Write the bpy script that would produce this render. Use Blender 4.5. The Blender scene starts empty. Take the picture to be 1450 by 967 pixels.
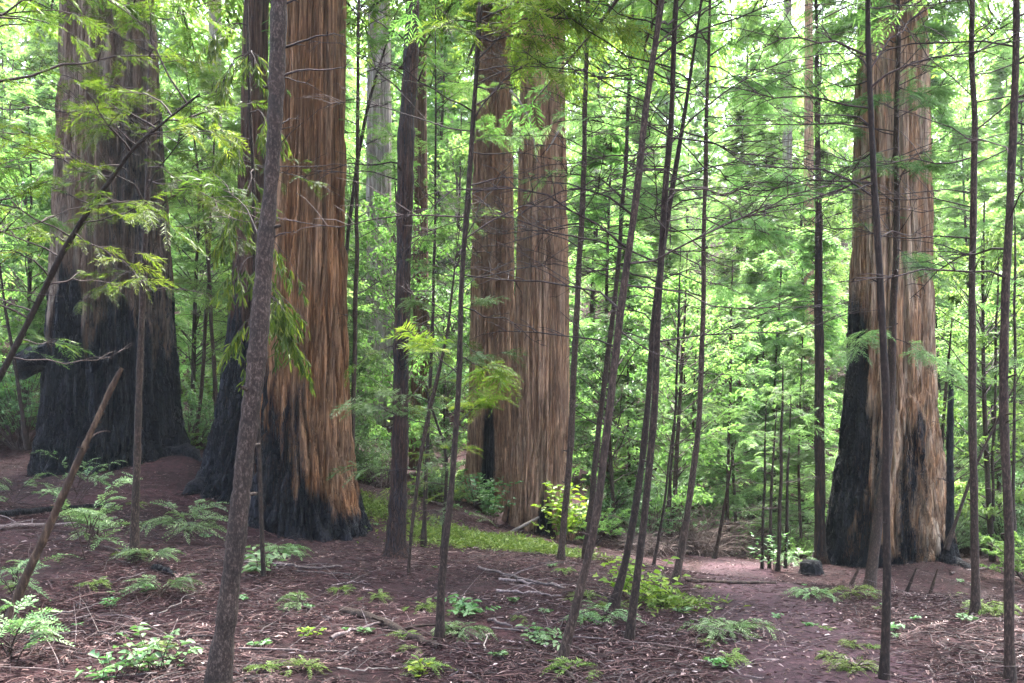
import bpy, math, numpy as np
from math import sin, cos, pi, radians
R = np.random.default_rng(11)
F, CX, H, CZ = 1250.0, 725.0, 640.0, 1.7      # camera of the photograph: focal length in px, centre column, horizon row, eye height
scene = bpy.context.scene
COL = scene.collection

def P(px, py, Y):
    return np.array([(px - CX) / F * Y, Y, CZ - (py - H) / F * Y])

# ------------------------------------------------------------------ noise
def _h(ix, iy, iz, s):
    n = (ix.astype(np.int64) * 374761393 + iy.astype(np.int64) * 668265263 + iz.astype(np.int64) * 2147483647 + s * 974634541) & 0xffffffff
    n = ((n ^ (n >> 13)) * 1274126177) & 0xffffffff
    n = ((n ^ (n >> 16)) * 2246822519) & 0xffffffff
    return ((n ^ (n >> 15)) & 0xffff) / 65535.0
def vn(x, y, z, s=0):
    x, y, z = np.broadcast_arrays(*[np.asarray(a, float) for a in (x, y, z)])
    fx, fy, fz = np.floor(x), np.floor(y), np.floor(z)
    u, v, w = x - fx, y - fy, z - fz
    u, v, w = [a * a * (3 - 2 * a) for a in (u, v, w)]
    r = 0
    for i in (0, 1):
        for j in (0, 1):
            for k in (0, 1):
                r = r + _h(fx + i, fy + j, fz + k, s) * (u if i else 1 - u) * (v if j else 1 - v) * (w if k else 1 - w)
    return r
def fbm(x, y, z, s=0, o=4):
    r, a, t = 0, .5, 0
    for i in range(o):
        r = r + a * vn(x, y, z, s + i); t += a; a *= .5
        x, y, z = np.asarray(x) * 2.03, np.asarray(y) * 2.03, np.asarray(z) * 2.03
    return r / t
def sst(a, b, x):
    t = np.clip((np.asarray(x, float) - a) / (b - a), 0, 1); return t * t * (3 - 2 * t)
def unit(v):
    return v / np.maximum(np.linalg.norm(v, axis=-1, keepdims=True), 1e-9)
def rv(n, s=1.0):
    return R.normal(0, s, (n, 3))

# ------------------------------------------------------------------ terrain: a thin-plate surface through the bases seen in the photograph
_ctl = [(310,990,5),(800,945,6.5),(890,912,7),(1252,962,6),(1432,975,6),(622,905,7),(10,885,7),(190,800,9),(575,793,12),
 (390,762,14.2),(505,762,14.8),(290,692,15.6),(60,672,17),(160,668,16.2),(265,642,17),(760,757,21.2),(690,715,24),(1180,806,19.4),(1262,808,19.2),(1350,803,19.8),
 (1160,795,20.5),(1250,835,16.2),(1350,832,16.6),(1180,838,16.2),(1385,822,17.8),(1380,872,9),(1232,835,13),(1343,785,18),(955,825,11),(794,794,13),(1050,802,19),(1020,792,23),
 (1000,745,30),(900,722,30),(1120,745,32),(280,622,26),(30,602,24),(540,692,26),(1400,762,28),(1430,850,11),(1100,860,9.5),(700,830,10),
 (-150,740,10),(1600,840,10),(-200,640,20),(1700,770,20)]
_pts = [P(*c) for c in _ctl] + [np.array(p, float) for p in [(0,0,.1),(-8,0,.9),(8,0,-.05),(0,-12,.1),(-14,-10,1),(14,-10,-.1),
 (-40,20,5),(40,20,-.5),(-34,45,12),(-8,45,8.5),(6,45,7.5),(16,45,6.5),(34,45,6),(-60,80,27),(0,80,24),(25,80,22),(60,80,21),(0,120,40),(-90,120,42),(90,120,36),(-60,-20,4),(60,-20,-2)]]
_pts = np.array(_pts)
def _U(d2): return .5 * d2 * np.log(d2 + 1e-9)
def _solve():
    X = _pts[:, :2]; n = len(X)
    K = _U(((X[:, None] - X[None]) ** 2).sum(-1)) + np.eye(n) * 0.6
    Q = np.hstack([np.ones((n, 1)), X])
    A = np.block([[K, Q], [Q.T, np.zeros((3, 3))]])
    return np.linalg.solve(A, np.concatenate([_pts[:, 2], np.zeros(3)]))
_w = _solve()
def gz(x, y, bump=True):
    x = np.asarray(x, float); y = np.asarray(y, float)
    X = _pts[:, :2]
    d2 = (x[..., None] - X[:, 0]) ** 2 + (y[..., None] - X[:, 1]) ** 2
    z = _U(d2) @ _w[:-3] + _w[-3] + _w[-2] * x + _w[-1] * y
    if bump:
        z = z + .10 * (fbm(x * .7, y * .7, 0, 40, 3) - .5) + .035 * (fbm(x * 3.1, y * 3.1, 0, 50, 2) - .5)
    return z
def ground_hit(px, py):
    """the point of the ground a pixel looks at"""
    for Y in np.arange(3.5, 60, .05):
        p = P(px, py, Y)
        if p[2] <= gz(p[0], p[1]): return p
    return P(px, py, 30)

# ------------------------------------------------------------------ mesh builder
class MB:
    def __init__(s): s.v = []; s.q = []; s.t = []; s.a = []; s.n = 0; s.mq = []; s.mt = []
    def add(s, v, quads=None, tris=None, tint=.5, mi=0):
        v = np.asarray(v, float).reshape(-1, 3)
        if quads is not None and len(quads):
            q = np.asarray(quads).reshape(-1, 4) + s.n; s.q.append(q); s.mq.append(np.full(len(q), mi))
        if tris is not None and len(tris):
            t = np.asarray(tris).reshape(-1, 3) + s.n; s.t.append(t); s.mt.append(np.full(len(t), mi))
        s.a.append(np.broadcast_to(np.asarray(tint, float), (len(v),)).copy()); s.v.append(v); s.n += len(v)
    def tubes(s, p, r, k=4, tint=.5, mi=0):
        """p (M,n,3), r (M,n): M tubes at once, tips closed to a point"""
        p = np.asarray(p, float)
        if p.ndim == 2: p = p[None]
        r = np.broadcast_to(np.asarray(r, float), p.shape[:2])
        M, n, _ = p.shape
        t = unit(np.gradient(p, axis=1))
        ref = np.where(np.abs(unit(p[:, -1] - p[:, 0])[:, 2:3]) > .8, [[1., 0, 0]], [[0, 0, 1.]])[:, None]
        u = unit(np.cross(t, np.broadcast_to(ref, t.shape))); w = np.cross(t, u)
        an = np.arange(k) * 2 * pi / k
        v = p[:, :, None] + r[:, :, None, None] * (np.cos(an)[:, None] * u[:, :, None] + np.sin(an)[:, None] * w[:, :, None])
        i = np.arange(M)[:, None, None] * n * k + np.arange(n - 1)[None, :, None] * k
        j = np.arange(k)[None, None]; j2 = (j + 1) % k
        q = np.stack([i + j, i + j2, i + k + j2, i + k + j], -1)
        ti = np.repeat(np.broadcast_to(tint, (M,)), n * k)
        s.add(v, q, None, ti, mi)
    def data(s, name, mats, smooth=True, origin=None, attr='tint'):
        me = bpy.data.meshes.new(name)
        v = np.concatenate(s.v) if s.v else np.zeros((0, 3))
        if origin is not None: v = v - np.asarray(origin)
        q = np.concatenate(s.q) if s.q else np.zeros((0, 4), int); t = np.concatenate(s.t) if s.t else np.zeros((0, 3), int)
        me.vertices.add(len(v)); me.vertices.foreach_set('co', v.astype(np.float32).ravel())
        nl = q.size + t.size; me.loops.add(nl)
        me.loops.foreach_set('vertex_index', np.concatenate([q.ravel(), t.ravel()]).astype(np.int32))
        me.polygons.add(len(q) + len(t))
        ls = np.concatenate([np.arange(len(q)) * 4, q.size + np.arange(len(t)) * 3]).astype(np.int32)
        me.polygons.foreach_set('loop_start', ls)
        mi = np.concatenate([np.concatenate(s.mq) if s.mq else [], np.concatenate(s.mt) if s.mt else []]).astype(np.int32)
        me.polygons.foreach_set('material_index', mi)
        me.polygons.foreach_set('use_smooth', np.full(len(mi), smooth))
        at = me.attributes.new(attr, 'FLOAT', 'POINT'); at.data.foreach_set('value', np.concatenate(s.a).astype(np.float32))
        me.update(calc_edges=True)
        for m in (mats if isinstance(mats, (list, tuple)) else [mats]): me.materials.append(m)
        return me
    def build(s, name, mats, parent=None, smooth=True, at=None, attr='tint'):
        """one object; `at` is its world origin (default the parent's)"""
        po = np.array(parent.location) if parent is not None else np.zeros(3)
        og = np.asarray(at, float) if at is not None else po
        o = bpy.data.objects.new(name, s.data(name, mats, smooth, og, attr)); COL.objects.link(o)
        o.location = tuple(og - po)
        if parent is not None: o.parent = parent
        return o
def tag(o, label=None, cat=None, group=None, kind=None):
    for k, v in (('label', label), ('category', cat), ('group', group), ('kind', kind)):
        if v: o[k] = v
    return o
def empty(name, loc, label, cat, group=None):
    o = bpy.data.objects.new(name, None); COL.objects.link(o); o.location = tuple(float(c) for c in loc); o.empty_display_size = .2
    return tag(o, label, cat, group)
def copy_tree(o, parent=None):
    c = o.copy(); COL.objects.link(c)
    if parent is not None: c.parent = parent
    for ch in list(o.children): copy_tree(ch, c)
    return c

# ------------------------------------------------------------------ materials
def mat(name):
    m = bpy.data.materials.new(name); m.use_nodes = True; nt = m.node_tree
    for n in list(nt.nodes): nt.nodes.remove(n)
    out = nt.nodes.new('ShaderNodeOutputMaterial')
    return m, nt, out
def nn(nt, ty, ins=None, **kw):
    n = nt.nodes.new(ty)
    for k, v in kw.items(): setattr(n, k, v)
    for k, v in (ins or {}).items():
        if isinstance(v, bpy.types.NodeSocket): nt.links.new(v, n.inputs[k])
        else: n.inputs[k].default_value = v
    return n
def ramp(nt, fac, stops):
    n = nt.nodes.new('ShaderNodeValToRGB'); e = n.color_ramp.elements
    while len(e) < len(stops): e.new(.5)
    for el, (p, c) in zip(e, stops): el.position = p; el.color = (*c, 1)
    nt.links.new(fac, n.inputs[0]); return n.outputs[0]
def mixc(nt, f, a, b, bt='MIX'):
    n = nt.nodes.new('ShaderNodeMix'); n.data_type = 'RGBA'; n.blend_type = bt
    for i, v in ((0, f), (6, a), (7, b)):
        if isinstance(v, bpy.types.NodeSocket): nt.links.new(v, n.inputs[i])
        else: n.inputs[i].default_value = v if i == 0 else (*v, 1)
    return n.outputs[2]
def noise(nt, vec, scale, detail=4, rough=.6, dist=0):
    return nn(nt, 'ShaderNodeTexNoise', {'Vector': vec, 'Scale': scale, 'Detail': detail, 'Roughness': rough, 'Distortion': dist}).outputs[0]
def leafmat(name, stops, trans=.5, gloss=.25, tcol=(1.05, 1.16, .80)):
    m, nt, out = mat(name)
    a = nn(nt, 'ShaderNodeAttribute', attribute_name='tint').outputs['Fac']
    c = ramp(nt, a, stops)
    oi = nn(nt, 'ShaderNodeObjectInfo').outputs['Random']
    v = nn(nt, 'ShaderNodeMapRange', {0: oi, 3: .8, 4: 1.2}).outputs[0]
    h = nn(nt, 'ShaderNodeMapRange', {0: oi, 3: .485, 4: .515}).outputs[0]
    c = nn(nt, 'ShaderNodeHueSaturation', {'Value': v, 'Hue': h, 'Color': c}).outputs[0]
    p = nn(nt, 'ShaderNodeBsdfPrincipled', {'Base Color': c, 'Roughness': .5, 'Specular IOR Level': gloss})
    t = nn(nt, 'ShaderNodeBsdfTranslucent', {'Color': mixc(nt, 1.0, c, tcol, 'MULTIPLY')})
    mx = nn(nt, 'ShaderNodeMixShader', {0: trans, 1: p.outputs[0], 2: t.outputs[0]})
    nt.links.new(mx.outputs[0], out.inputs[0]); return m
def barkmat(name, furrow, low, high, grey, fib=16, stretch=.045, patch=.5, bump=1.0, charred=(.0055, .0066, .0105), rough=.9):
    """fibrous bark: long vertical strands; attribute `tint` = how charred the bark is"""
    m, nt, out = mat(name)
    oc = nn(nt, 'ShaderNodeTexCoord').outputs['Object']
    mp = nn(nt, 'ShaderNodeMapping', {'Vector': oc, 'Scale': (1, 1, stretch)}).outputs[0]
    n1 = noise(nt, mp, fib, 6, .7, .35)
    mp2 = nn(nt, 'ShaderNodeMapping', {'Vector': oc, 'Scale': (1, 1, stretch * 2.5)}).outputs[0]
    n2 = noise(nt, mp2, fib * .25, 5, .65, .6)
    n3 = noise(nt, oc, 1.3, 4, .6)
    n4 = noise(nt, mp, fib * 3.2, 4, .7)
    c = ramp(nt, n1, [(.30, furrow), (.45, low), (.60, high), (.76, grey)])
    g = ramp(nt, n2, [(.42, (0, 0, 0)), (.66, (1, 1, 1))])
    gm = nn(nt, 'ShaderNodeMath', {0: g, 1: patch}, operation='MULTIPLY').outputs[0]
    c = mixc(nt, gm, c, grey)
    c = mixc(nt, 1.0, c, ramp(nt, n4, [(.3, (.55, .52, .52)), (.7, (1.25, 1.25, 1.25))]), 'MULTIPLY')
    c = mixc(nt, 1.0, c, ramp(nt, n3, [(.3, (.72, .74, .78)), (.7, (1.2, 1.16, 1.1))]), 'MULTIPLY')
    n5 = noise(nt, mp, fib * .8, 3, .6, .5)
    ab = nn(nt, 'ShaderNodeMath', {0: nn(nt, 'ShaderNodeMath', {0: n5, 1: .5}, operation='SUBTRACT').outputs[0]}, operation='ABSOLUTE').outputs[0]
    n6 = noise(nt, mp, fib * 2.1, 3, .6, .5)
    ab2 = nn(nt, 'ShaderNodeMath', {0: nn(nt, 'ShaderNodeMath', {0: n6, 1: .5}, operation='SUBTRACT').outputs[0]}, operation='ABSOLUTE').outputs[0]
    cr = nn(nt, 'ShaderNodeMapRange', {0: ab, 1: .0, 2: .045, 3: .0, 4: 1.0}).outputs[0]
    cr2 = nn(nt, 'ShaderNodeMapRange', {0: ab2, 1: .0, 2: .04, 3: .45, 4: 1.0}).outputs[0]
    crk = nn(nt, 'ShaderNodeMath', {0: cr, 1: cr2}, operation='MULTIPLY').outputs[0]
    c = mixc(nt, crk, mixc(nt, .35, furrow, c), c)
    ch = nn(nt, 'ShaderNodeAttribute', attribute_name='tint').outputs['Fac']
    cc = mixc(nt, n1, tuple(x * .55 for x in charred), tuple(x * 2.0 for x in charred))
    chn = nn(nt, 'ShaderNodeMath', {0: nn(nt, 'ShaderNodeMath', {0: n4, 1: 1.5}, operation='MULTIPLY').outputs[0], 1: ch}, operation='ADD').outputs[0]
    chn = nn(nt, 'ShaderNodeMath', {0: nn(nt, 'ShaderNodeMath', {0: n2, 1: .7}, operation='MULTIPLY').outputs[0], 1: chn}, operation='ADD').outputs[0]
    ch = nn(nt, 'ShaderNodeMapRange', {0: chn, 1: 1.38, 2: 1.78}).outputs[0]
    vo = nn(nt, 'ShaderNodeTexVoronoi', {'Vector': nn(nt, 'ShaderNodeMapping', {'Vector': oc, 'Scale': (1, 1, .38)}).outputs[0], 'Scale': 15.0}, feature='DISTANCE_TO_EDGE').outputs[0]
    vc = nn(nt, 'ShaderNodeMapRange', {0: vo, 1: 0, 2: .12}).outputs[0]
    cc = mixc(nt, ramp(nt, n2, [(.5, (0, 0, 0)), (.7, (.75, .75, .75))]), cc, (.040, .042, .055))
    cc = mixc(nt, vc, tuple(x * .4 for x in charred), cc)
    c = mixc(nt, ch, c, cc)
    rg = nn(nt, 'ShaderNodeMapRange', {0: ch, 3: rough, 4: .62}).outputs[0]
    hsum = nn(nt, 'ShaderNodeMath', {0: nn(nt, 'ShaderNodeMath', {0: n1, 1: n4}, operation='ADD').outputs[0], 1: crk}, operation='ADD').outputs[0]
    hsum = nn(nt, 'ShaderNodeMath', {0: nn(nt, 'ShaderNodeMath', {0: vc, 1: ch}, operation='MULTIPLY').outputs[0], 1: hsum}, operation='ADD').outputs[0]
    bp = nn(nt, 'ShaderNodeBump', {'Height': hsum, 'Strength': bump, 'Distance': .05}).outputs[0]
    p = nn(nt, 'ShaderNodeBsdfPrincipled', {'Base Color': c, 'Roughness': rg, 'Specular IOR Level': .16, 'Normal': bp})
    nt.links.new(p.outputs[0], out.inputs[0]); return m
def twigmat(name, c0, c1, c2, sc=40, z=.35, bump=.4):
    m, nt, out = mat(name)
    oc = nn(nt, 'ShaderNodeTexCoord').outputs['Object']
    mp = nn(nt, 'ShaderNodeMapping', {'Vector': oc, 'Scale': (1, 1, z)}).outputs[0]
    n1 = noise(nt, mp, sc, 5, .7)
    n2 = noise(nt, oc, sc * .12, 3, .5)
    c = ramp(nt, n1, [(.32, c0), (.52, c1), (.72, c2)])
    c = mixc(nt, 1.0, c, ramp(nt, n2, [(.3, (.7, .72, .72)), (.7, (1.25, 1.2, 1.15))]), 'MULTIPLY')
    ov = nn(nt, 'ShaderNodeMapRange', {0: nn(nt, 'ShaderNodeObjectInfo').outputs['Random'], 3: .65, 4: 1.7}).outputs[0]
    c = nn(nt, 'ShaderNodeHueSaturation', {'Value': ov, 'Color': c}).outputs[0]
    bp = nn(nt, 'ShaderNodeBump', {'Height': n1, 'Strength': bump, 'Distance': .01}).outputs[0]
    p = nn(nt, 'ShaderNodeBsdfPrincipled', {'Base Color': c, 'Roughness': .85, 'Specular IOR Level': .2, 'Normal': bp})
    nt.links.new(p.outputs[0], out.inputs[0]); return m
def tintmat(name, stops, rough=.8, tr=0):
    m, nt, out = mat(name)
    a = nn(nt, 'ShaderNodeAttribute', attribute_name='tint').outputs['Fac']
    p = nn(nt, 'ShaderNodeBsdfPrincipled', {'Base Color': ramp(nt, a, stops), 'Roughness': rough, 'Specular IOR Level': .3})
    nt.links.new(p.outputs[0], out.inputs[0]); return m

M_ORANGE = barkmat('redwood_bark_warm', (.045,.020,.012), (0.187,0.083,0.036), (0.365,0.175,0.079), (0.396,0.273,0.182))
M_GREY = barkmat('redwood_bark_grey', (.06,.034,.027), (0.187,0.118,0.081), (0.298,0.207,0.149), (0.374,0.329,0.272), patch=.6)
M_MAUVE = barkmat('redwood_bark_mauve', (.055,.03,.024), (0.322,0.175,0.103), (0.518,0.302,0.188), (0.602,0.439,0.314), fib=18, patch=.45)
M_TAN = barkmat('redwood_bark_tan', (.055,.028,.018), (0.325,0.171,0.090), (0.559,0.328,0.181), (0.620,0.517,0.393), patch=.7)
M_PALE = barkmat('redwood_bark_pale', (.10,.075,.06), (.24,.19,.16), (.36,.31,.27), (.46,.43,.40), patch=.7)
M_DARKR = barkmat('redwood_bark_dark', (.025,.014,.010), (.10,.052,.034), (.18,.098,.068), (.22,.16,.135), patch=.3)
M_MED = barkmat('slim_redwood_bark', (.022,.012,.009), (0.099,0.051,0.035), (0.187,0.101,0.073), (0.253,0.171,0.143), fib=30, patch=.35)
M_FIR = twigmat('fir_bark', (.008,.005,.004), (.021,.014,.011), (.085,.063,.052), 80, .5, 1.0)
M_SAP = twigmat('sapling_bark', (.007,.004,.003), (.019,.012,.009), (.070,.048,.037), 75, .35, .8)
M_TWIG = twigmat('twig_bark', (.014,.010,.009), (.032,.022,.021), (.075,.056,.052), 70, 1)
M_PTWIG = twigmat('bleached_twig', (.07,.055,.048), (.17,.14,.125), (.32,.28,.25), 50, 1)
M_STICK = twigmat('dead_wood', (.035,.026,.026), (.085,.065,.064), (.20,.165,.155), 30, 1)
M_DEADP = twigmat('rotten_wood', (.009,.005,.004), (.025,.015,.010), (.085,.054,.034), 26, .25, 1.2)
M_CHAR = barkmat('charred_wood', (.004,.004,.005), (.009,.009,.011), (.016,.016,.019), (.026,.026,.03), fib=10, stretch=.3, patch=.2)
M_LEAF = leafmat('redwood_needles', [(.0,(.022,.046,.010)), (.45,(.070,.125,.022)), (.8,(.13,.185,.032)), (1,(.18,.21,.04))], .55)
M_LEAFY = leafmat('hanging_leaves', [(.0,(.020,.042,.008)), (.45,(.058,.102,.014)), (.85,(.125,.165,.022)), (1,(.19,.21,.035))], .55)
M_SEED = leafmat('seedling_needles', [(.0,(.03,.065,.022)), (.45,(.075,.145,.045)), (.8,(.14,.22,.085)), (1,(.22,.30,.14))], .35, .4)
M_BG = leafmat('woodland_leaves', [(.0,(.055,.11,.032)), (.45,(.118,.212,.062)), (.8,(.165,.26,.084)), (1,(.22,.30,.13))], .58)
M_BGY = leafmat('yellowish_green_leaves', [(.0,(.055,.11,.028)), (.45,(.118,.21,.058)), (.8,(.17,.26,.078)), (1,(.23,.30,.12))], .58)  # leaf green a touch yellower than the woodland leaves
M_MINT = leafmat('soft_needles', [(.0,(.05,.10,.035)), (.45,(.11,.20,.072)), (.8,(.165,.26,.108)), (1,(.22,.31,.16))], .58)
M_SHR = leafmat('shrub_leaves', [(.0,(.02,.05,.016)), (.45,(.055,.12,.036)), (.8,(.12,.20,.075)), (1,(.24,.31,.18))], .4, .5)
M_BROAD = leafmat('broad_leaves', [(.0,(.03,.08,.028)), (.5,(.07,.15,.05)), (1,(.15,.25,.10))], .35, .5)
M_YBROAD = leafmat('yellow_green_leaves', [(.0,(.06,.11,.014)), (.5,(.13,.20,.022)), (1,(.25,.30,.04))], .5, .4)
M_MOSS = leafmat('low_green_cover', [(.0,(.035,.06,.010)), (.5,(.085,.14,.022)), (1,(.18,.22,.045))], .3)
M_LITTER = tintmat('leaf_litter', [(.0,(.009,.004,.0038)), (.35,(.031,.0125,.0115)), (.6,(.070,.031,.027)), (.82,(.16,.098,.085)), (1,(.34,.26,.24))], .7)
M_BRUSH = twigmat('dead_brush', (.025,.017,.015), (.065,.047,.042), (.15,.12,.11), 30, 1)
def groundmat(name='forest_floor', fs=1.0, c0=(.008,.0032,.0036), c1=(.024,.0098,.0102), c2=(.054,.0245,.024)):
    m, nt, out = mat(name)
    oc = nn(nt, 'ShaderNodeTexCoord').outputs['Object']
    n1 = noise(nt, oc, 9 * fs, 8, .75); n2 = noise(nt, oc, .8, 4, .6); n3 = noise(nt, oc, 60, 4, .7)
    c = ramp(nt, n1, [(.34,c0), (.5,c1), (.66,c2)])
    c = mixc(nt, ramp(nt, n3, [(.60,(0,0,0)), (.78,(.6,.6,.6))]), c, (.16,.10,.095))
    c = mixc(nt, 1.0, c, ramp(nt, n2, [(.3,(.50,.46,.47)), (.7,(1.30,1.2,1.25))]), 'MULTIPLY')
    hs = nn(nt, 'ShaderNodeMath', {0: n1, 1: n3}, operation='ADD').outputs[0]
    bp = nn(nt, 'ShaderNodeBump', {'Height': hs, 'Strength': .8, 'Distance': .03}).outputs[0]
    p = nn(nt, 'ShaderNodeBsdfPrincipled', {'Base Color': c, 'Roughness': .9, 'Specular IOR Level': .15, 'Normal': bp})
    nt.links.new(p.outputs[0], out.inputs[0]); return m

# ------------------------------------------------------------------ ground
def spaced(lo, hi, fine_lo, fine_hi, step, g=1.12):
    a = list(np.arange(fine_lo, fine_hi + 1e-6, step)); s = step
    while a[-1] < hi: s *= g; a.append(a[-1] + s)
    s = step
    while a[0] > lo: s *= g; a.insert(0, a[0] - s)
    return np.array(a)
gx, gy = spaced(-180, 180, -9, 9, .13), spaced(-40, 260, 3, 22, .13)
GX, GY = np.meshgrid(gx, gy); nx, ny = len(gx), len(gy)
mb = MB(); ii = np.arange(ny - 1)[:, None] * nx + np.arange(nx - 1)
mb.add(np.stack([GX, GY, gz(GX, GY)], -1), np.stack([ii, ii + 1, ii + nx + 1, ii + nx], -1))
tag(mb.build('ground', groundmat()), 'sloping forest floor of dark reddish-brown duff', 'ground', kind='structure')

PATH = np.array([P(1250,1120,4.2)[:2], P(1165,985,6.4)[:2], P(1105,905,8.0)[:2], P(1075,850,11.)[:2], P(1055,822,15)[:2], P(1040,800,20)[:2], P(1005,785,24)[:2], P(960,770,28)[:2]])
q = np.linspace(0, len(PATH) - 1, 170); pc = np.stack([np.interp(q, np.arange(len(PATH)), PATH[:, i]) for i in (0, 1)], -1)
for _ in range(40): pc[1:-1] = (pc[:-2] + 2 * pc[1:-1] + pc[2:]) / 4
tn = unit(np.gradient(pc, axis=0)); sn = np.stack([tn[:, 1], -tn[:, 0]], -1); wl = .85 + .5 * (fbm(q * .9, 0, 0, 91, 4) - .5); wr_ = .9 + .5 * (fbm(q * .9, 5, 0, 92, 4) - .5)
cols = np.linspace(-1, 1, 22); W = np.where(cols[None] < 0, wl[:, None], wr_[:, None]) * cols[None]
XY = pc[:, None] + sn[:, None] * W[..., None]; mb = MB(); i_ = np.arange(169)[:, None] * 22 + np.arange(21)
mb.add(np.concatenate([XY, (gz(XY[..., 0], XY[..., 1]) + .022 - .045 * np.abs(cols) ** 4)[..., None]], -1), np.stack([i_, i_ + 1, i_ + 23, i_ + 22], -1))
tag(mb.build('path', groundmat('trodden_path', 1.35, (.012, .0055, .0075), (.033, .016, .020), (.070, .038, .043))), 'trodden purplish path curving away between the saplings and the tan redwood', 'path', kind='structure')
def on_path(x, y):
    d = np.full(np.shape(x), 9.)
    for c in pc[::2]: d = np.minimum(d, np.hypot(x - c[0], y - c[1]))
    return d < .8
# ------------------------------------------------------------------ foliage makers (vectorised)
def sprays(mb, pos, d, L, K=10, droop=.25, w=.009, tint=.5, mi=0, prof=.36, flat=.35, stem=True):
    """feathery conifer sprays: leaflets in two ranks along a drooping axis"""
    M = len(pos)
    if M == 0: return
    d = unit(d); L = np.broadcast_to(L, (M,)); up = np.array([0, 0, 1.])
    n = unit(up + rv(M, flat)); n = unit(n - d * (n * d).sum(-1, keepdims=True)); s = np.cross(n, d)
    t = (np.arange(K) + .6) / K
    ax = pos[:, None] + d[:, None] * (L[:, None] * t)[..., None]
    ax[..., 2] -= droop * L[:, None] * t ** 2
    T = np.broadcast_to(np.asarray(tint, float), (M,))
    for sg in (-1, 1):
        A = radians(58) - t * radians(22)
        ld = d[:, None] * np.cos(A)[:, None] + sg * s[:, None] * np.sin(A)[:, None] + R.normal(0, .16, (M, K, 3))
        ld[..., 2] -= droop * .5; ld = unit(ld)
        ln = L[:, None] * prof * np.sin(pi * (.18 + .74 * t)) * R.uniform(.7, 1.15, (M, K))
        wd = unit(np.cross(n[:, None] + R.normal(0, .3, (M, K, 3)), ld)) * w / 2
        b = ax; tp = ax + ld * ln[..., None]; md = ax + ld * (ln * .45)[..., None]
        tp[..., 2] -= droop * .25 * ln
        v = np.stack([b, md + wd, tp, md - wd], 2)
        ti = np.clip(T[:, None] + R.normal(0, .13, (M, K)), 0, 1)
        mb.add(v, np.arange(M * K * 4).reshape(-1, 4), None, np.repeat(ti.ravel(), 4), mi)
    if stem:
        wd = s * w * .3; e = ax[:, -1]
        v = np.stack([pos - wd, pos + wd, e + wd * .3, e - wd * .3], 1)
        mb.add(v, np.arange(M * 4).reshape(-1, 4), None, T.repeat(4) * .4, mi)
def leaves(mb, pos, d, L, w, tint=.5, mi=0, nrm=None, fold=.25, curl=.2, wide=.5):
    """broad leaves: two folded halves"""
    M = len(pos)
    if M == 0: return
    d = unit(d); L = np.broadcast_to(L, (M,))[:, None]; w = np.broadcast_to(w, (M,))[:, None]
    n = unit((np.array([0, 0, 1.]) if nrm is None else nrm) + rv(M, .3)); n = unit(n - d * (n * d).sum(-1, keepdims=True)); s = np.cross(n, d)
    tip = pos + d * L - n * L * curl
    l1 = pos + d * L * (wide - .18) + s * w * .46 + n * w * fold; l2 = pos + d * L * (wide + .24) + s * w * .36 + n * w * fold * .5 - n * L * curl * .5
    r1 = pos + d * L * (wide - .18) - s * w * .46 + n * w * fold; r2 = pos + d * L * (wide + .24) - s * w * .36 + n * w * fold * .5 - n * L * curl * .5
    v = np.stack([pos, l1, l2, tip, r2, r1], 1)
    i = np.arange(M)[:, None] * 6
    q = np.concatenate([i + [0, 3, 2, 1], i + [0, 5, 4, 3]])
    mb.add(v, q, None, np.repeat(np.broadcast_to(np.clip(tint, 0, 1), (M,)), 6), mi)
def curve(a, e, n=8, sag=.1, wig=.04):
    """branch paths a -> e (M,n,3): bends down towards the tip, wobbles"""
    a, e = np.atleast_2d(a), np.atleast_2d(e); M = len(a); t = np.linspace(0, 1, n)
    L = np.linalg.norm(e - a, axis=1)[:, None]
    p = a[:, None] + (e - a)[:, None] * t[None, :, None]
    p[..., 2] += np.broadcast_to(sag, (M,))[:, None] * L * (4 * t * (1 - t)) * .5
    wv = np.cumsum(R.normal(0, 1, (M, n, 3)), 1) / math.sqrt(n); wv -= wv[:, :1]; wv -= (wv[:, -1:]) * t[None, :, None]
    return p + wv * wig * L[..., None]
def along(p, t):
    """points and directions at parameters t (M,k) of paths p (M,n,3)"""
    n = p.shape[1]; f = np.clip(t * (n - 1), 0, n - 1.001); i = f.astype(int); u = (f - i)[..., None]
    m = np.arange(len(p))[:, None]
    return p[m, i] * (1 - u) + p[m, i + 1] * u, unit(p[m, i + 1] - p[m, i])
def side_shoots(p, k, ln, t0=.25, lift=.1, spread=(35, 70), n=4):
    """k side twigs on each path"""
    M = len(p); t = R.uniform(t0, .98, (M, k)); b, d = along(p, t)
    sd = unit(np.cross(d, [0, 0, 1.])); sg = np.where(np.arange(k) % 2, 1, -1)[None, :, None]
    A = np.radians(R.uniform(*spread, (M, k, 1)))
    dr = unit(d * np.cos(A) + sd * sg * np.sin(A) + np.array([0, 0, 1.]) * lift + R.normal(0, .15, (M, k, 3)))
    ll = ln * (1.15 - t) * R.uniform(.5, 1.2, (M, k))
    b = b.reshape(-1, 3); e = b + (dr * ll[..., None]).reshape(-1, 3)
    return curve(b, e, n, .12, .05)

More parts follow.
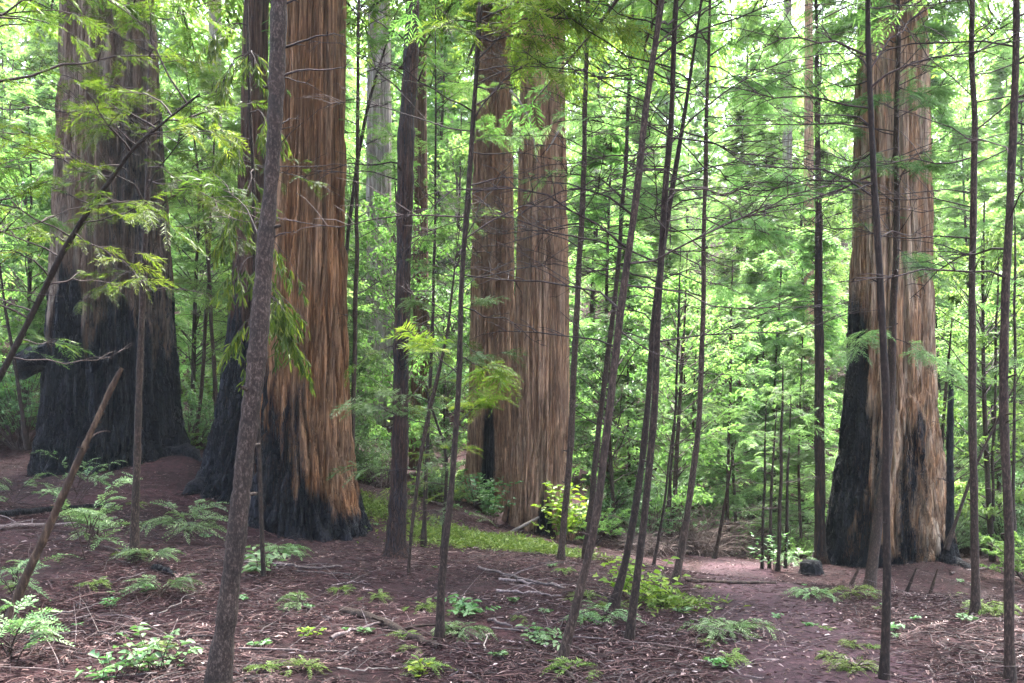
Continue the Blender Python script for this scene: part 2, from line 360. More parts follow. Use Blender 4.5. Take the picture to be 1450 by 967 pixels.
# ------------------------------------------------------------------ big redwoods
def trunk_geom(prof, Y, ztop, seed, N=280, Mr=220, ridge=.07, flute=.045, flare=.10, charf=None, dy=0, below=.7, freq=9):
    pr = np.array(prof, float)
    z = CZ - (pr[:, 0] - H) / F * Y; xc = ((pr[:, 1] + pr[:, 2]) / 2 - CX) / F * Y; rr = (pr[:, 2] - pr[:, 1]) / 2 / F * Y
    o = np.argsort(z); z, xc, rr = z[o], xc[o], rr[o]
    zb = z[0] - below
    z = np.concatenate([[zb], z, [ztop]]); xc = np.concatenate([[xc[0]], xc, [xc[-1] + (xc[-1] - xc[0]) * .2]]); rr = np.concatenate([[rr[0] * 1.22], rr, [rr[-1] * .55]])
    zt = z[-2]
    zz = np.concatenate([np.linspace(zb, zt, int(Mr * .85)), np.linspace(zt, ztop, int(Mr * .15) + 2)[1:]])
    r = np.interp(zz, z, rr)[:, None]; x = np.interp(zz, z, xc)[:, None]
    k = np.ones(9) / 9
    sm = lambda a: np.convolve(np.pad(a[:, 0], 4, mode='edge'), k, 'valid')[:, None]
    r, x = sm(r), sm(x)
    th = np.linspace(0, 2 * pi, N, endpoint=False)[None]; Z = zz[:, None] + 0 * th
    zg = z[1]; base = np.exp(-np.maximum(Z - zg, 0) / 1.1)
    c, s = np.cos(th), np.sin(th)
    fl = fbm(c * 1.6, s * 1.6, Z * .10, seed, 2) - .5
    fl2 = 1 - 2 * np.abs(fbm(c * 2.6, s * 2.6, Z * .07, seed + 7, 2) - .5) * 2
    q = freq * (r / .8)
    tw = .05 * np.sin(Z * .5 + seed)
    ct, st = np.cos(th + tw), np.sin(th + tw)
    wv = (fbm(ct * 5, st * 5, Z * .8, seed + 77, 2) - .5) * .25
    rd = np.abs(fbm(ct * q + wv, st * q - wv, Z * .22, seed + 20, 3) - .5) * 2       # 0 in the furrows
    fine = fbm(ct * q * 3, st * q * 3, Z * .6, seed + 30, 3) - .5
    rd = sst(0, .34, rd) - .75
    rad = r * (1 + 2 * flute * fl + flare * base * fl2 * 1.2) + ridge * (1.25 * rd + .7 * fine) * np.minimum(r / .5, 1.25)
    lump = (fbm(c * 3, s * 3, Z * 1.6, seed + 50, 3) - .5) * .16 * base * np.minimum(r, 1)
    rad = rad + lump
    V = np.stack([x + rad * c, Y + dy + rad * s, Z], -1)
    py = H - (Z - CZ) * F / Y
    nz = fbm(ct * 4, st * 4, Z * .45, seed + 60, 4) - .5
    ch = np.clip(charf(c, s, py, nz), 0, 1) if charf else np.zeros_like(Z)
    n_, N_ = Z.shape
    i = np.arange(n_ - 1)[:, None] * N_; j = np.arange(N_)[None]; j2 = (j + 1) % N_
    return V, np.stack([i + j, i + j2, i + N_ + j2, i + N_ + j], -1), ch
def redwood_crown(h, r, nb, seed):
    """an old redwood's crown, base at 0: short drooping limbs with flat sprays"""
    t = R.uniform(0, 1, nb) ** .9; z = t * h; az = R.uniform(0, 2 * pi, nb)
    ln = r * (1.05 - t) * R.uniform(.6, 1.15, nb) + .4
    a = np.stack([0 * z, 0 * z, z], -1); e = a + np.stack([np.cos(az) * ln, np.sin(az) * ln, -.25 * ln + R.normal(0, .2, nb)], -1)
    p = curve(a, e, 6, .25, .04); mb = MB()
    mb.tubes(p, np.linspace(.06, .012, 6) * (ln / r)[:, None] + .008, 4, mi=1)
    tt = R.uniform(.15, 1, (nb, 26)); b, d = along(p, tt)
    sd = unit(np.cross(d, [0, 0, 1.])) * R.choice([-1, 1], (nb, 26, 1))
    dr = unit(d + sd * R.uniform(.4, 1.3, (nb, 26, 1)) + R.normal(0, .25, (nb, 26, 3)))
    sprays(mb, b.reshape(-1, 3), dr.reshape(-1, 3), R.uniform(.6, 1.1, nb * 26), 7, .4, .06, R.normal(.5, .15, nb * 26), 0, stem=False)
    return mb.data('crown', [M_LEAF, M_TWIG])
CROWN_OLD = redwood_crown(18, 5.2, 150, 1)  # crown out of view, its spread and density set for the shade below
def redwood(label, trunks, Y, crown=(12, 1.0), group='giant old redwoods', name='redwood_tree'):
    base = None; root = None
    for k, t in enumerate(trunks):
        t = dict(t); m = t.pop('mat'); nm = t.pop('name', 'trunk'); yy = t.pop('Y', Y)
        V, q, ch = trunk_geom(Y=yy, **t)
        if root is None:
            x0 = V[0, :, 0].mean(); base = np.array([x0, yy, gz(x0, yy)])
            root = empty(name, base, label, 'tree', group)
        mb = MB(); mb.add(V, q, None, ch.ravel()); mb.build(nm, m, root)
    if crown:
        o = bpy.data.objects.new('crown', CROWN_OLD); COL.objects.link(o); o.parent = root
        o.location = (0, 0, crown[0] - base[2]); o.scale = (crown[1],) * 3; o.rotation_euler = (0, 0, Y * 1.7)
    return root, base

chA = lambda c, s, py, n: np.maximum(sst(-70, 60, py - (440 + n * 260)), 0.49 * sst(90, 200, py + n * 200) * sst(-.1, .3, c + n * .6)) * (.96 + .25 * n)
A_, Ab = redwood('huge redwood with a fire-blackened lower trunk on the far left', [dict(mat=M_GREY, seed=3, prof=[(0,95,213),(100,93,217),(200,90,222),(300,85,230),(400,82,236),(500,74,243),(560,71,248),(610,67,254),(645,62,261),(668,56,268)], ztop=30, charf=chA, N=340, Mr=260, ridge=.095, flare=.06)], 17.6, (12.5, 1.1))
mb = MB()
bp = np.array([P(92,505,17.2), P(72,508,17.0), P(52,512,16.9), P(36,520,16.8), P(27,530,16.8), P(24,536,16.8)])
mb.tubes(bp[None], np.array([[.34,.28,.20,.21,.15,.02]]), 14, tint=1)
v = mb.v[0]; v += ((fbm(v[:,0]*5, v[:,1]*5, v[:,2]*5, 5, 3) - .5)[:, None] * .55) * unit(v - v.mean(0)); mb.build('burl', M_CHAR, A_)

chB = lambda c, s, py, n: np.maximum(sst(-25, 35, py - (706 + n * 120)), sst(-60, 60, py - (560 + n * 330)) * sst(.22, -.25, c + n * .9) * .80) * (.96 + .2 * n)
chB2 = lambda c, s, py, n: (.35 + .6 * sst(380, 560, py + n * 300)) * (.9 + .5 * n)
B_, Bb = redwood('broad orange-brown redwood with two fused trunks and charred foot, second giant from the left', [
    dict(mat=M_ORANGE, seed=12, prof=[(0,396,489),(100,395,488),(200,394,488),(300,391,488),(400,384,488),(480,377,489),(560,370,491),(620,364,494),(680,356,500),(720,350,506),(748,345,512)], ztop=32, charf=chB, N=340, Mr=260, ridge=.095, flare=.09, freq=8),
    dict(mat=M_DARKR, name='side_trunk', Y=16.1, seed=17, prof=[(0,346,380),(100,343,378),(200,340,377),(300,336,378),(400,330,382),(480,323,390),(560,313,398),(620,302,404),(665,290,410),(692,280,414)], ztop=26, charf=chB2, ridge=.07, flare=.10)], 15.2, (13, 1.0))
chC = lambda c, s, py, n: sst(-40, 40, py - (742 + n * 130)) * .8
C2_, _ = redwood('tall straight mauve-brown redwood, right one of the central pair', [dict(mat=M_MAUVE, seed=23, prof=[(60,739,798),(120,738,799),(300,734,803),(400,731,804),(500,728,804),(600,725,805),(660,722,806),(710,720,807),(752,714,811)], ztop=34, charf=chC, ridge=.06, flare=.06, freq=11)], 22, (13.5, 1.0))
chC1 = lambda c, s, py, n: sst(-40, 40, py - (600 + n * 200)) * sst(.5, .1, np.abs(c + .1)) * .85
C1_, _ = redwood('grey-mauve redwood with a dark slit, left one of the central pair', [dict(mat=M_MAUVE, seed=29, prof=[(60,673,722),(150,671,724),(300,669,726),(400,668,727),(500,667,726),(600,665,726),(660,662,727),(712,656,730)], ztop=32, charf=chC1, ridge=.07, flare=.08, freq=10)], 24.6, (14, 1.0))
def chD(c, s, py, n):
    a = sst(-.74, -.93, c + n * .25) * sst(380, 470, py)
    b = sst(-50, 50, py - (610 + n * 260)) * sst(-.55, -.82, c + n * .8) * .85
    d = sst(-30, 30, py - (655 + n * 260)) * sst(.42, .1, np.abs(c - .02 + n * .5)) * .74
    e = sst(-18, 18, py - (766 + n * 90)) * .9
    return np.maximum.reduce([a, b, d, e]) * (.96 + .2 * n)
D_, Db = redwood('huge tan redwood with blackened left side and spreading foot at the right', [dict(mat=M_TAN, seed=41, prof=[(0,1219,1306),(100,1216,1310),(250,1213,1313),(400,1209,1315),(500,1205,1317),(560,1200,1320),(620,1194,1325),(680,1186,1332),(730,1179,1338),(770,1175,1343),(800,1168,1350)], ztop=32, charf=chD, N=340, Mr=260, ridge=.095, flare=.06, freq=7)], 20.4, (13, 1.05))
def root_arm(px, rs, seed, tree):
    """a charred root that leaves the trunk and follows the ground"""
    pts = np.array([P(*p) for p in px]); n = 26; q = np.linspace(0, len(pts) - 1, n)
    p = np.stack([np.interp(q, np.arange(len(pts)), pts[:, i]) for i in range(3)], -1); r = np.interp(q, np.arange(len(rs)), rs)
    g = gz(p[:, 0], p[:, 1]); t = sst(.15, .6, np.linspace(0, 1, n)); p[:, 2] = p[:, 2] * (1 - t) + (g + r * .35) * t
    for _ in range(3): p[1:-1] = (p[:-2] + 2 * p[1:-1] + p[2:]) / 4
    mb = MB(); mb.tubes(p[None], r[None], 16, tint=.9); v = mb.v[0].reshape(n, 16, 3)
    f = .75 + .9 * (fbm(v[..., 0] * 7, v[..., 1] * 7, v[..., 2] * 7, seed, 4) - .3)
    mb.v[0] = (p[:, None] + (v - p[:, None]) * f[..., None]).reshape(-1, 3); mb.build('root', M_CHAR, tree)
root_arm([(1300,745,20.2),(1322,765,19.8),(1345,785,19.4),(1364,800,19.0),(1382,812,18.7)], [.40,.34,.22,.12,.03], 9, D_)
root_arm([(300,672,15.8),(284,690,15.5),(270,702,15.3),(258,712,15.1)], [.22,.20,.13,.03], 13, B_)
root_arm([(235,640,17.4),(256,652,17.1),(272,662,16.9),(286,668,16.7)], [.26,.22,.14,.03], 14, A_)
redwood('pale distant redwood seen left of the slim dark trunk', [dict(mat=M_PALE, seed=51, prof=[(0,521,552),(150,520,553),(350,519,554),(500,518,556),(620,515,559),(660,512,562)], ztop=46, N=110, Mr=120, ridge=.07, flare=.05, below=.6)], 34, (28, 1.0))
redwood('dark shaggy redwood half hidden behind the slim brown trunk', [dict(mat=M_DARKR, seed=53, prof=[(0,588,603),(150,587,604),(350,585,606),(480,584,608),(640,580,612)], ztop=46, N=80, Mr=120, ridge=.07, below=.6)], 29, (28, .7))
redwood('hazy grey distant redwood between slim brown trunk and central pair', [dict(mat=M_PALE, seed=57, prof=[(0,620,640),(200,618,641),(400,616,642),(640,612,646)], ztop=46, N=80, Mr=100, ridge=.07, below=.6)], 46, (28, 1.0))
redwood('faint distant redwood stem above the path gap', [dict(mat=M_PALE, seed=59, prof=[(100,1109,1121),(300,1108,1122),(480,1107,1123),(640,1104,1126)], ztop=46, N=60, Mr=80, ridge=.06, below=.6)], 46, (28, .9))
redwood('faint pinkish distant stem just left of the dark upright tree by the path', [dict(mat=M_MAUVE, seed=61, prof=[(100,1139,1151),(300,1138,1152),(450,1137,1153),(640,1135,1155)], ztop=46, N=60, Mr=80, ridge=.06, below=.6)], 42, (28, .8))
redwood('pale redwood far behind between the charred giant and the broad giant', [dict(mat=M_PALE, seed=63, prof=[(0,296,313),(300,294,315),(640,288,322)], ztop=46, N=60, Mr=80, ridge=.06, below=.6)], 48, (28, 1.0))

# ------------------------------------------------------------------ slim trees and saplings in front
def path_px(pts, Y, n=26, extra=2.2, dip=.3):
    """pts (px, py, width px) from the base upwards -> path and radii, on past the top of the picture"""
    a = np.array([(*P(p[0], p[1], Y), p[2] * .385 / F * Y) for p in pts])
    b = a[0].copy(); b[:3] -= (a[1, :3] - a[0, :3]) / np.linalg.norm(a[1, :3] - a[0, :3]) * dip; b[3] *= 1.15
    a = np.vstack([b, a])
    if extra > 0:
        t = a[-1].copy(); t[:3] += unit(a[-1, :3] - a[-2, :3]) * extra; t[3] = a[-1, 3] * (.35 if extra > .3 else .85); a = np.vstack([a, t])
    s = np.concatenate([[0], np.cumsum(np.linalg.norm(np.diff(a[:, :3], axis=0), axis=1))])
    u = np.linspace(0, s[-1], n); o = np.stack([np.interp(u, s, a[:, i]) for i in range(4)], -1)
    for _ in range(2): o[1:-1] = (o[:-2] + 2 * o[1:-1] + o[2:]) / 4
    wob = (np.stack([vn(u * 1.3, i * 7.7, Y * 3.1 + pts[0][0], 90) for i in range(2)], -1) - .5) * .03; o[1:, :2] += wob[1:]
    return o[:, :3], o[:, 3]
def knotty(mb, p, r, k, mi=0, amp=.10):
    mb.tubes(p[None], r[None], k, mi=mi)
    v = mb.v[-1].reshape(len(p), k, 3); c = p[:, None]
    f = 1 + amp * 2 * (fbm(v[..., 0] * 14, v[..., 1] * 14, v[..., 2] * 7, 33, 3) - .5)
    mb.v[-1] = (c + (v - c) * f[..., None]).reshape(-1, 3)
def conifer_crown(h, r, z0, nb, ns, L, K, w, droop=.3, shape=1.0):
    t = R.uniform(0, 1, nb); z = z0 + (h - z0) * t; az = R.uniform(0, 2 * pi, nb); ln = (r * (1 - t ** 1.3 * .85)) * R.uniform(.5, 1.15, nb)
    a = np.stack([0 * z, 0 * z, z], -1); e = a + np.stack([np.cos(az) * ln, np.sin(az) * ln, (.25 - .45 * (1 - t)) * ln + R.normal(0, .15, nb)], -1)
    p = curve(a, e, 5, .15, .05); mb = MB(); mb.tubes(p, np.linspace(.022, .006, 5)[None], 3, mi=1)
    tt = R.uniform(.2, 1, (nb, ns)); b, d = along(p, tt); sd = unit(np.cross(d, [0, 0, 1.])) * R.choice([-1, 1], (nb, ns, 1))
    dr = unit(d + sd * R.uniform(.2, 1.3, (nb, ns, 1)) + R.normal(0, .22, (nb, ns, 3)))
    bt = np.repeat(R.normal(.5, .17, nb), ns); keep = R.uniform(0, 1, nb * ns) > .1
    sprays(mb, b.reshape(-1, 3)[keep], dr.reshape(-1, 3)[keep], L * R.uniform(.6, 1.2, keep.sum()), K, droop, w, np.clip(bt[keep] + R.normal(0, .1, keep.sum()), 0, 1), 0, stem=False)
    return mb
CROWN_SAP = None
def sap_crown():
    global CROWN_SAP
    if CROWN_SAP is None: CROWN_SAP = conifer_crown(5.2, 1.9, 0, 54, 14, .30, 9, .013, .4).data('crown', [M_BGY, M_TWIG])  # canopy added above the frame for shade; leaf colour brightened against its unlit underside
    o = bpy.data.objects.new('crown', CROWN_SAP); COL.objects.link(o); return o
def sapling(label, pts, Y, nb=16, z0=.12, blen=1.2, fol=0.0, folz=.5, mt=None, name='redwood_sapling', cat='sapling', group='slim saplings in front of the giants', k=10,
            boughs=(), extra=2.5, seg=30, up=(-.15, .45), br=.007, tw=4, stub=0, leaf=None, spl=.26, tint=.5, top=None, parts=True):
    if top is None: top = extra == 2.5 and Y < 14
    if top: extra = 5.2
    if name == 'redwood_sapling' and parts: nb = int(nb * 1.9); blen *= 1.55; br *= 1.12; tw = 9
    p, r = path_px(pts, Y, seg * 2 + (20 if top else 0), extra); seg = len(p)
    root = empty(name, P(pts[0][0], pts[0][1], Y), label, cat, group)
    r = r * (1 + .55 * np.exp(-np.maximum(p[:, 2] - root.location.z, 0) / .11))
    mb = MB(); knotty(mb, p, r * (1 + .22 * (vn(np.arange(len(p)) * .9, Y * 5.1, pts[0][0], 44) - .5)), k, amp=.16)
    for _ in range(max(stub, 14 if parts and Y < 14 else 0)):        # broken branch stubs belong to the trunk's bark
        t = R.uniform(.1, .85); b, d = along(p[None], np.array([[t]])); az = R.uniform(0, 2 * pi); rr = np.interp(t, np.linspace(0, 1, seg), r)
        dv = np.array([cos(az), sin(az), R.uniform(.0, .5)]); mb.tubes(np.stack([b[0, 0], b[0, 0] + dv * (rr + R.uniform(.015, .06))])[None], np.array([[rr * .35, rr * .18]]), 5)
    mb.build('trunk', mt or M_SAP, root)
    fb = MB(); lf = leaf or M_LEAF; twm = MB()
    specs = []
    L = len(p)
    for i in range(nb):
        t = z0 + (1 - z0) * (i + R.uniform(0, 1)) / nb
        az = R.uniform(0, 2 * pi) if i % 3 else R.choice([0, pi]) + R.normal(0, .4)
        ln = blen * R.uniform(.3, 1.2) * (1.15 - .45 * t)
        el = np.interp(t, [0, 1], up) + R.normal(0, .13)
        b, _ = along(p[None], np.array([[min(t, .97)]])); b = b[0, 0]
        e = b + ln * np.array([cos(az) * cos(el), sin(az) * cos(el) * .8, sin(el)])
        specs.append((b, e, br * R.uniform(.7, 1.2), fol * sst(folz - .15, folz + .15, t) if fol else 0, R.uniform(-.12, .38)))
    for (py, ex, ey, dY, rad, dens) in boughs:
        zt = P(0, py, Y)[2]; i = int(np.argmin(np.abs(p[:, 2] - zt))); specs.append((p[i], P(ex, ey, Y + dY), rad, dens, .12))
    for (b, e, rad, dens, sag) in specs:
        ln = np.linalg.norm(e - b); pp = curve(b, e, 9, sag, .06)
        bm = MB() if parts else twm
        bm.tubes(pp, np.linspace(rad, rad * .25, 9)[None], 5)
        nt_ = max(2, int(tw * ln / 1.0)); ss = side_shoots(pp, nt_, ln * .42, .2)
        bm.tubes(ss, np.linspace(rad * .55, rad * .26, 4)[None], 3)
        if parts: bm.build('branch', M_TWIG, root, at=b)
        if dens > 0:
            allp = ss; ns = max(1, int(dens * 5)); t = R.uniform(.1, 1, (len(allp), ns)); q, d = along(allp, t)
            sd = unit(np.cross(d, [0, 0, 1.])) * R.choice([-1, 1], t.shape + (1,)); dr = unit(d + sd * R.uniform(.1, 1.0, t.shape + (1,)) + R.normal(0, .2, t.shape + (3,)))
            q = q.reshape(-1, 3); dr = dr.reshape(-1, 3)
            nm = int(dens * 9 * ln); t = R.uniform(.25, 1, (1, nm)); q2, d2 = along(pp, t); sd = unit(np.cross(d2, [0, 0, 1.])) * R.choice([-1, 1], t.shape + (1,))
            dr2 = unit(d2 + sd * R.uniform(.3, 1.2, t.shape + (1,)) + R.normal(0, .2, t.shape + (3,)))
            q = np.vstack([q, q2[0]]); dr = np.vstack([dr, dr2[0]]); tt = np.clip(R.normal(tint, .17) + R.normal(0, .1, len(q)), 0, 1)
            sprays(fb, q, dr, spl * R.uniform(.55, 1.2, len(q)), 11, .42, spl * .036, tt)
    if fb.n: fb.build('foliage', lf, root)
    if twm.n: twm.build('twig_crown', M_TWIG, root)
    if top:
        zt = CZ + H / F * Y + R.uniform(-.1, 1.2); i = int(np.argmin(np.abs(p[:, 2] - zt))); o = sap_crown(); o.parent = root
        o.location = tuple(p[i] - np.array(root.location)); o.rotation_euler = (0, 0, R.uniform(0, 6.28)); q_ = R.uniform(.85, 1.2); o.scale = (q_, q_, 1)
    return root

# the two nearest sizeable trunks
fir = sapling('nearest dark fir trunk leaning right, its speckled bark crossing the broad redwood',
    [(305,992,44),(318,900,38),(331,800,35),(343,700,33),(352,600,34),(365,480,33),(374,350,32),(381,280,26),(388,200,27),(392,120,29),(395,0,30)], 5.1, nb=0, mt=M_FIR, name='fir_tree', cat='tree', group='slim trees in front of the giants', k=28, seg=110, stub=16, extra=4,
    boughs=[(72,487,52,-.1,.009,0),(118,520,96,.1,.008,0),(110,455,130,.1,.005,0),(10,440,-8,0,.009,0),(172,430,170,.2,.003,0),(240,520,246,.2,.004,0),(300,405,130,.1,.007,0),(340,422,330,0,.006,0),(345,300,245,.4,.006,.5)])
sapling('slim straight brown redwood trunk between the broad giant and the central pair',
    [(560,792,42),(562,760,38),(566,700,33),(568,600,30),(570,400,28),(575,200,30),(580,100,27),(584,0,26)], 12, nb=14, z0=.3, blen=2.0, fol=0, mt=M_MED, name='slim_redwood', cat='tree', group='slim trees in front of the giants', k=26, seg=70, extra=6, br=.011, up=(-.2,.3),
    boughs=[(470,690,505,-1.0,.012,.7),(480,655,520,-.6,.01,.8),(485,500,520,-.3,.01,.5),(150,480,60,-.4,.012,.3),(60,500,10,-.4,.012,.2)])
sapling('slim dark redwood trunk standing left of the huge tan redwood beside the path',
    [(1161,795,24),(1162,760,20),(1161,650,18),(1160,500,17),(1159,380,14),(1158,250,11),(1157,100,8)], 20.3, nb=18, z0=.5, blen=2.4, fol=.8, folz=.6, mt=M_MED, name='slim_redwood', cat='tree', group='slim trees in front of the giants', k=18, seg=40, extra=3, br=.014, leaf=M_MINT, spl=.5, tw=5)

SG = dict()
sapling('thin dark sapling standing upright in front of the fire-blackened redwood',
    [(190,800,19),(191,740,15),(193,650,13),(196,520,12),(203,380,10),(208,250,9),(212,100,7)], 9.2, nb=20, z0=.35, blen=1.5, fol=.7, folz=.5, boughs=[(330,300,215,-.6,.010,0.99),(300,110,330,-.8,.010,0.99),(250,320,300,-.5,.01,0.99),(380,110,430,-.6,.009,0.74),(200,110,90,-.5,.009,0.99),(180,330,120,-.6,.009,0.99),(230,345,350,-.9,.009,0.93),(120,130,200,-.9,.009,0.81),(420,300,425,-.4,.008,0.37)], leaf=M_LEAFY, spl=.185, tint=.42)
sapling('leaning limb-like sapling slanting up across the fire-blackened redwood from the left edge',
    [(-70,640,14),(0,535,12),(45,440,11),(85,360,10),(130,290,9),(190,210,7),(245,165,4)], 6.2, nb=10, z0=.3, blen=.9, fol=.5, folz=.5, extra=.25, leaf=M_LEAFY, spl=.185, tint=.5, boughs=[(290,250,330,-.3,.006,0.81),(330,215,405,-.3,.006,0.74),(230,60,260,-.4,.006,0.62),(190,330,200,-.3,.006,0.62)])
sapling('bare thin sapling rising in front of the slim brown trunk and left central redwood',
    [(622,906,17),(627,830,14),(634,740,12),(641,660,11),(648,550,11),(653,440,10),(657,340,10),(664,230,10),(672,120,9),(680,0,9)], 7, nb=26, z0=.3, blen=1.25, fol=0, boughs=[(160,800,45,.3,.008,0),(120,745,130,-.2,.009,0),(330,740,210,.4,.006,0),(400,770,350,.5,.005,0),(440,770,490,.2,.007,0),(460,550,400,.2,.006,0),(590,700,560,.1,.006,1.8),(60,830,70,-.3,.008,0.96),(20,850,20,-.2,.008,1.08),(90,800,110,-.5,.007,0.90),(30,620,40,-.3,.007,0.48),(0,900,50,0,.007,0.90),(10,760,15,-.9,.007,0.96),(-20,820,30,.2,.008,0.90),(40,760,90,.3,.007,0.84),(500,730,540,.3,.006,1.2),(540,560,470,0,.006,.8)], tint=.72, leaf=M_LEAFY)
sapling('long right-leaning sapling whose foot meets the litter left of the path',
    [(793,944,19),(808,885,16),(826,815,15),(843,740,15),(853,660,14),(864,570,14),(878,450,14),(892,350,13),(905,250,13),(916,150,12),(926,80,12),(938,-5,11)], 6.6, nb=28, z0=.25, blen=1.2, fol=0, up=(-.2,.35))
sapling('right-leaning sapling with its foot just left of the path, thinner than its neighbour',
    [(889,913,16),(897,850,15),(906,780,14),(916,690,14),(925,580,13),(931,470,12),(939,350,12),(946,220,11),(953,90,10),(958,-5,9)], 7.2, nb=28, z0=.25, blen=1.25, fol=0, up=(-.2,.35))
sapling('thin sapling crossing behind the two right-leaning ones, leafy bush at its foot',
    [(870,856,16),(879,820,14),(890,770,13),(904,690,12),(916,590,11),(924,480,10),(936,370,10),(955,245,9),(972,150,7),(985,60,5)], 8.6, nb=22, z0=.25, blen=1.2, fol=1.2, folz=.75, leaf=M_BGY, tint=.6)
sapling('dark right-leaning sapling standing alone at the left edge of the path',
    [(955,827,14),(965,775,13),(976,710,12),(986,630,11),(992,540,10),(995,430,9),(997,300,8),(1001,180,7),(1004,40,5)], 11, nb=26, z0=.3, blen=1.8, fol=1.6, folz=.6, br=.009, leaf=M_MINT, spl=.30, tint=.6, boughs=[(100,1110,160,.6,.010,1.6),(200,1130,270,.5,.010,1.6),(300,1100,340,.4,.009,1.4),(60,900,40,.5,.010,1.6),(20,1110,50,.3,.010,1.8),(400,1090,430,.5,.009,1.0),(250,890,300,.6,.009,1.2)])
sapling('thin sapling just right of the central pair rising from the yellow-green bush',
    [(794,796,13),(798,740,12),(805,680,12),(811,570,12),(818,440,11),(823,320,11),(828,200,9),(830,80,8),(832,-20,7)], 13, nb=22, z0=.35, blen=1.7, fol=1.3, folz=.7, br=.010, leaf=M_BGY, tint=.6)
sapling('thin distant sapling seen behind the long right-leaning one',
    [(832,770,11),(842,650,10),(857,540,10),(868,440,9),(879,330,8),(888,190,7),(893,60,6)], 13.5, nb=20, z0=.35, blen=1.6, fol=1.6, folz=.55, br=.010, leaf=M_MINT, spl=.32, tint=.6)
sapling('bare black sapling standing directly in front of the huge tan redwood',
    [(1253,966,16),(1256,900,15),(1258,820,14),(1257,720,13),(1254,620,13),(1250,520,13),(1246,420,13),(1242,320,12),(1238,220,11),(1234,120,10),(1229,0,10)], 6.1, nb=20, z0=.35, blen=1.3, fol=0, boughs=[(155,985,122,.3,.008,0),(190,1080,170,.5,.006,0),(265,1000,270,.4,.007,0),(270,1120,300,-.3,.006,0),(100,1130,35,.3,.007,0),(330,1330,340,.5,.005,0),(90,1340,-10,.2,.006,0)], up=(-.05,.25))
sapling('thicker brown sapling slanting in front of the right side of the tan redwood',
    [(1231,838,20),(1240,770,18),(1250,690,17),(1258,620,16),(1263,530,15),(1266,440,13),(1269,330,11),(1270,200,10),(1271,80,8)], 13.2, nb=22, z0=.45, blen=1.7, fol=1.8, folz=.6, br=.010, leaf=M_MINT, spl=.30, tint=.6, boughs=[(250,1345,235,-.8,.010,1.6),(150,1190,150,-.8,.010,1.6),(60,1340,40,-.8,.010,1.8),(350,1335,400,-.8,.009,1.3),(120,1345,180,-.9,.010,1.7),(200,1180,265,-.8,.009,1.5),(20,1200,40,-.9,.010,1.8),(480,1345,520,-.7,.008,.9),(460,1195,500,-.7,.008,.9)])
sapling('straight upright sapling standing right of the tan redwood, moss at its foot',
    [(1381,874,16),(1379,800,15),(1378,700,14),(1377,560,14),(1377,400,12),(1378,250,11),(1378,100,10),(1378,-10,9)], 9.1, nb=26, z0=.35, blen=1.5, fol=1.2, folz=.75, br=.008, leaf=M_BGY, tint=.55)
sapling('near dark sapling at the right edge, slightly curved and thicker than its neighbour',
    [(1430,985,19),(1431,900,18),(1429,800,17),(1425,690,16),(1423,560,16),(1426,430,15),(1431,300,14),(1436,180,13),(1440,60,12),(1442,-20,12)], 6.2, nb=22, z0=.3, blen=1.2, fol=.25, folz=.9)
sapling('black dead snag with a broken top standing right of the tan redwood',
    [(1343,786,16),(1344,740,14),(1345,680,13),(1346,600,12),(1347,527,9)], 18, nb=5, z0=.4, blen=.7, extra=.05, mt=M_CHAR, name='dead_snag', cat='snag', group='dead snags', br=.012)
sapling('very thin pole-straight sapling beside the right flank of the broad redwood',
    [(496,712,9),(498,640,9),(501,540,9),(504,400,8),(506,250,7),(507,100,6),(508,-10,5)], 15.5, nb=16, z0=.3, blen=1.3, fol=.7, folz=.7, br=.008, leaf=M_BGY, spl=.3)
sapling('thin bent sapling hugging the right flank of the broad redwood',
    [(484,640,7),(486,540,7),(488,420,7),(492,340,7),(506,220,7),(524,140,6),(542,80,4)], 17, nb=12, z0=.4, blen=1.1, fol=.4, folz=.7, extra=1)
sapling('thin twisting stem to the right of the slim brown trunk',
    [(600,756,8),(603,690,8),(606,630,7),(610,540,7),(614,440,6),(616,330,5),(616,200,4)], 14.5, nb=14, z0=.3, blen=1.2, fol=.8, folz=.6, leaf=M_BGY, spl=.3)
sapling('slanting spindly stem crossing just right of the slim brown trunk',
    [(577,858,7),(579,800,6),(583,740,6),(592,670,7),(606,590,8),(622,520,7),(634,470,5),(642,400,4)], 10.5, nb=8, z0=.3, blen=.8, fol=.7, folz=.4, extra=.6, leaf=M_SEED, tint=.6)
sapling('spindly bowed stem between slim brown trunk and bare thin sapling',
    [(626,782,6),(629,730,6),(633,670,6),(630,630,6),(620,600,5),(610,570,4)], 12.5, nb=6, z0=.3, blen=.6, fol=.5, folz=.4, extra=.2)
sapling('thin grey stem behind, immediately right of the fire-blackened redwood',
    [(277,632,7),(284,560,7),(291,470,7),(296,380,6),(289,300,5),(280,230,4)], 20, nb=14, z0=.2, blen=1.5, fol=.9, folz=.4, leaf=M_BGY, spl=.4)
sapling('second thin stem right of the fire-blackened redwood, leaning left',
    [(309,640,8),(305,560,8),(299,460,7),(296,370,6),(300,280,5)], 19, nb=12, z0=.2, blen=1.4, fol=.9, folz=.4, leaf=M_BGY, spl=.4)
sapling('spindly dark stem leaning left at the left edge, left of the fire-blackened redwood',
    [(36,612,7),(28,560,7),(18,500,6),(8,440,5),(0,380,4)], 15, nb=8, z0=.2, blen=1.0, fol=.7, folz=.4, leaf=M_BGY, spl=.35)
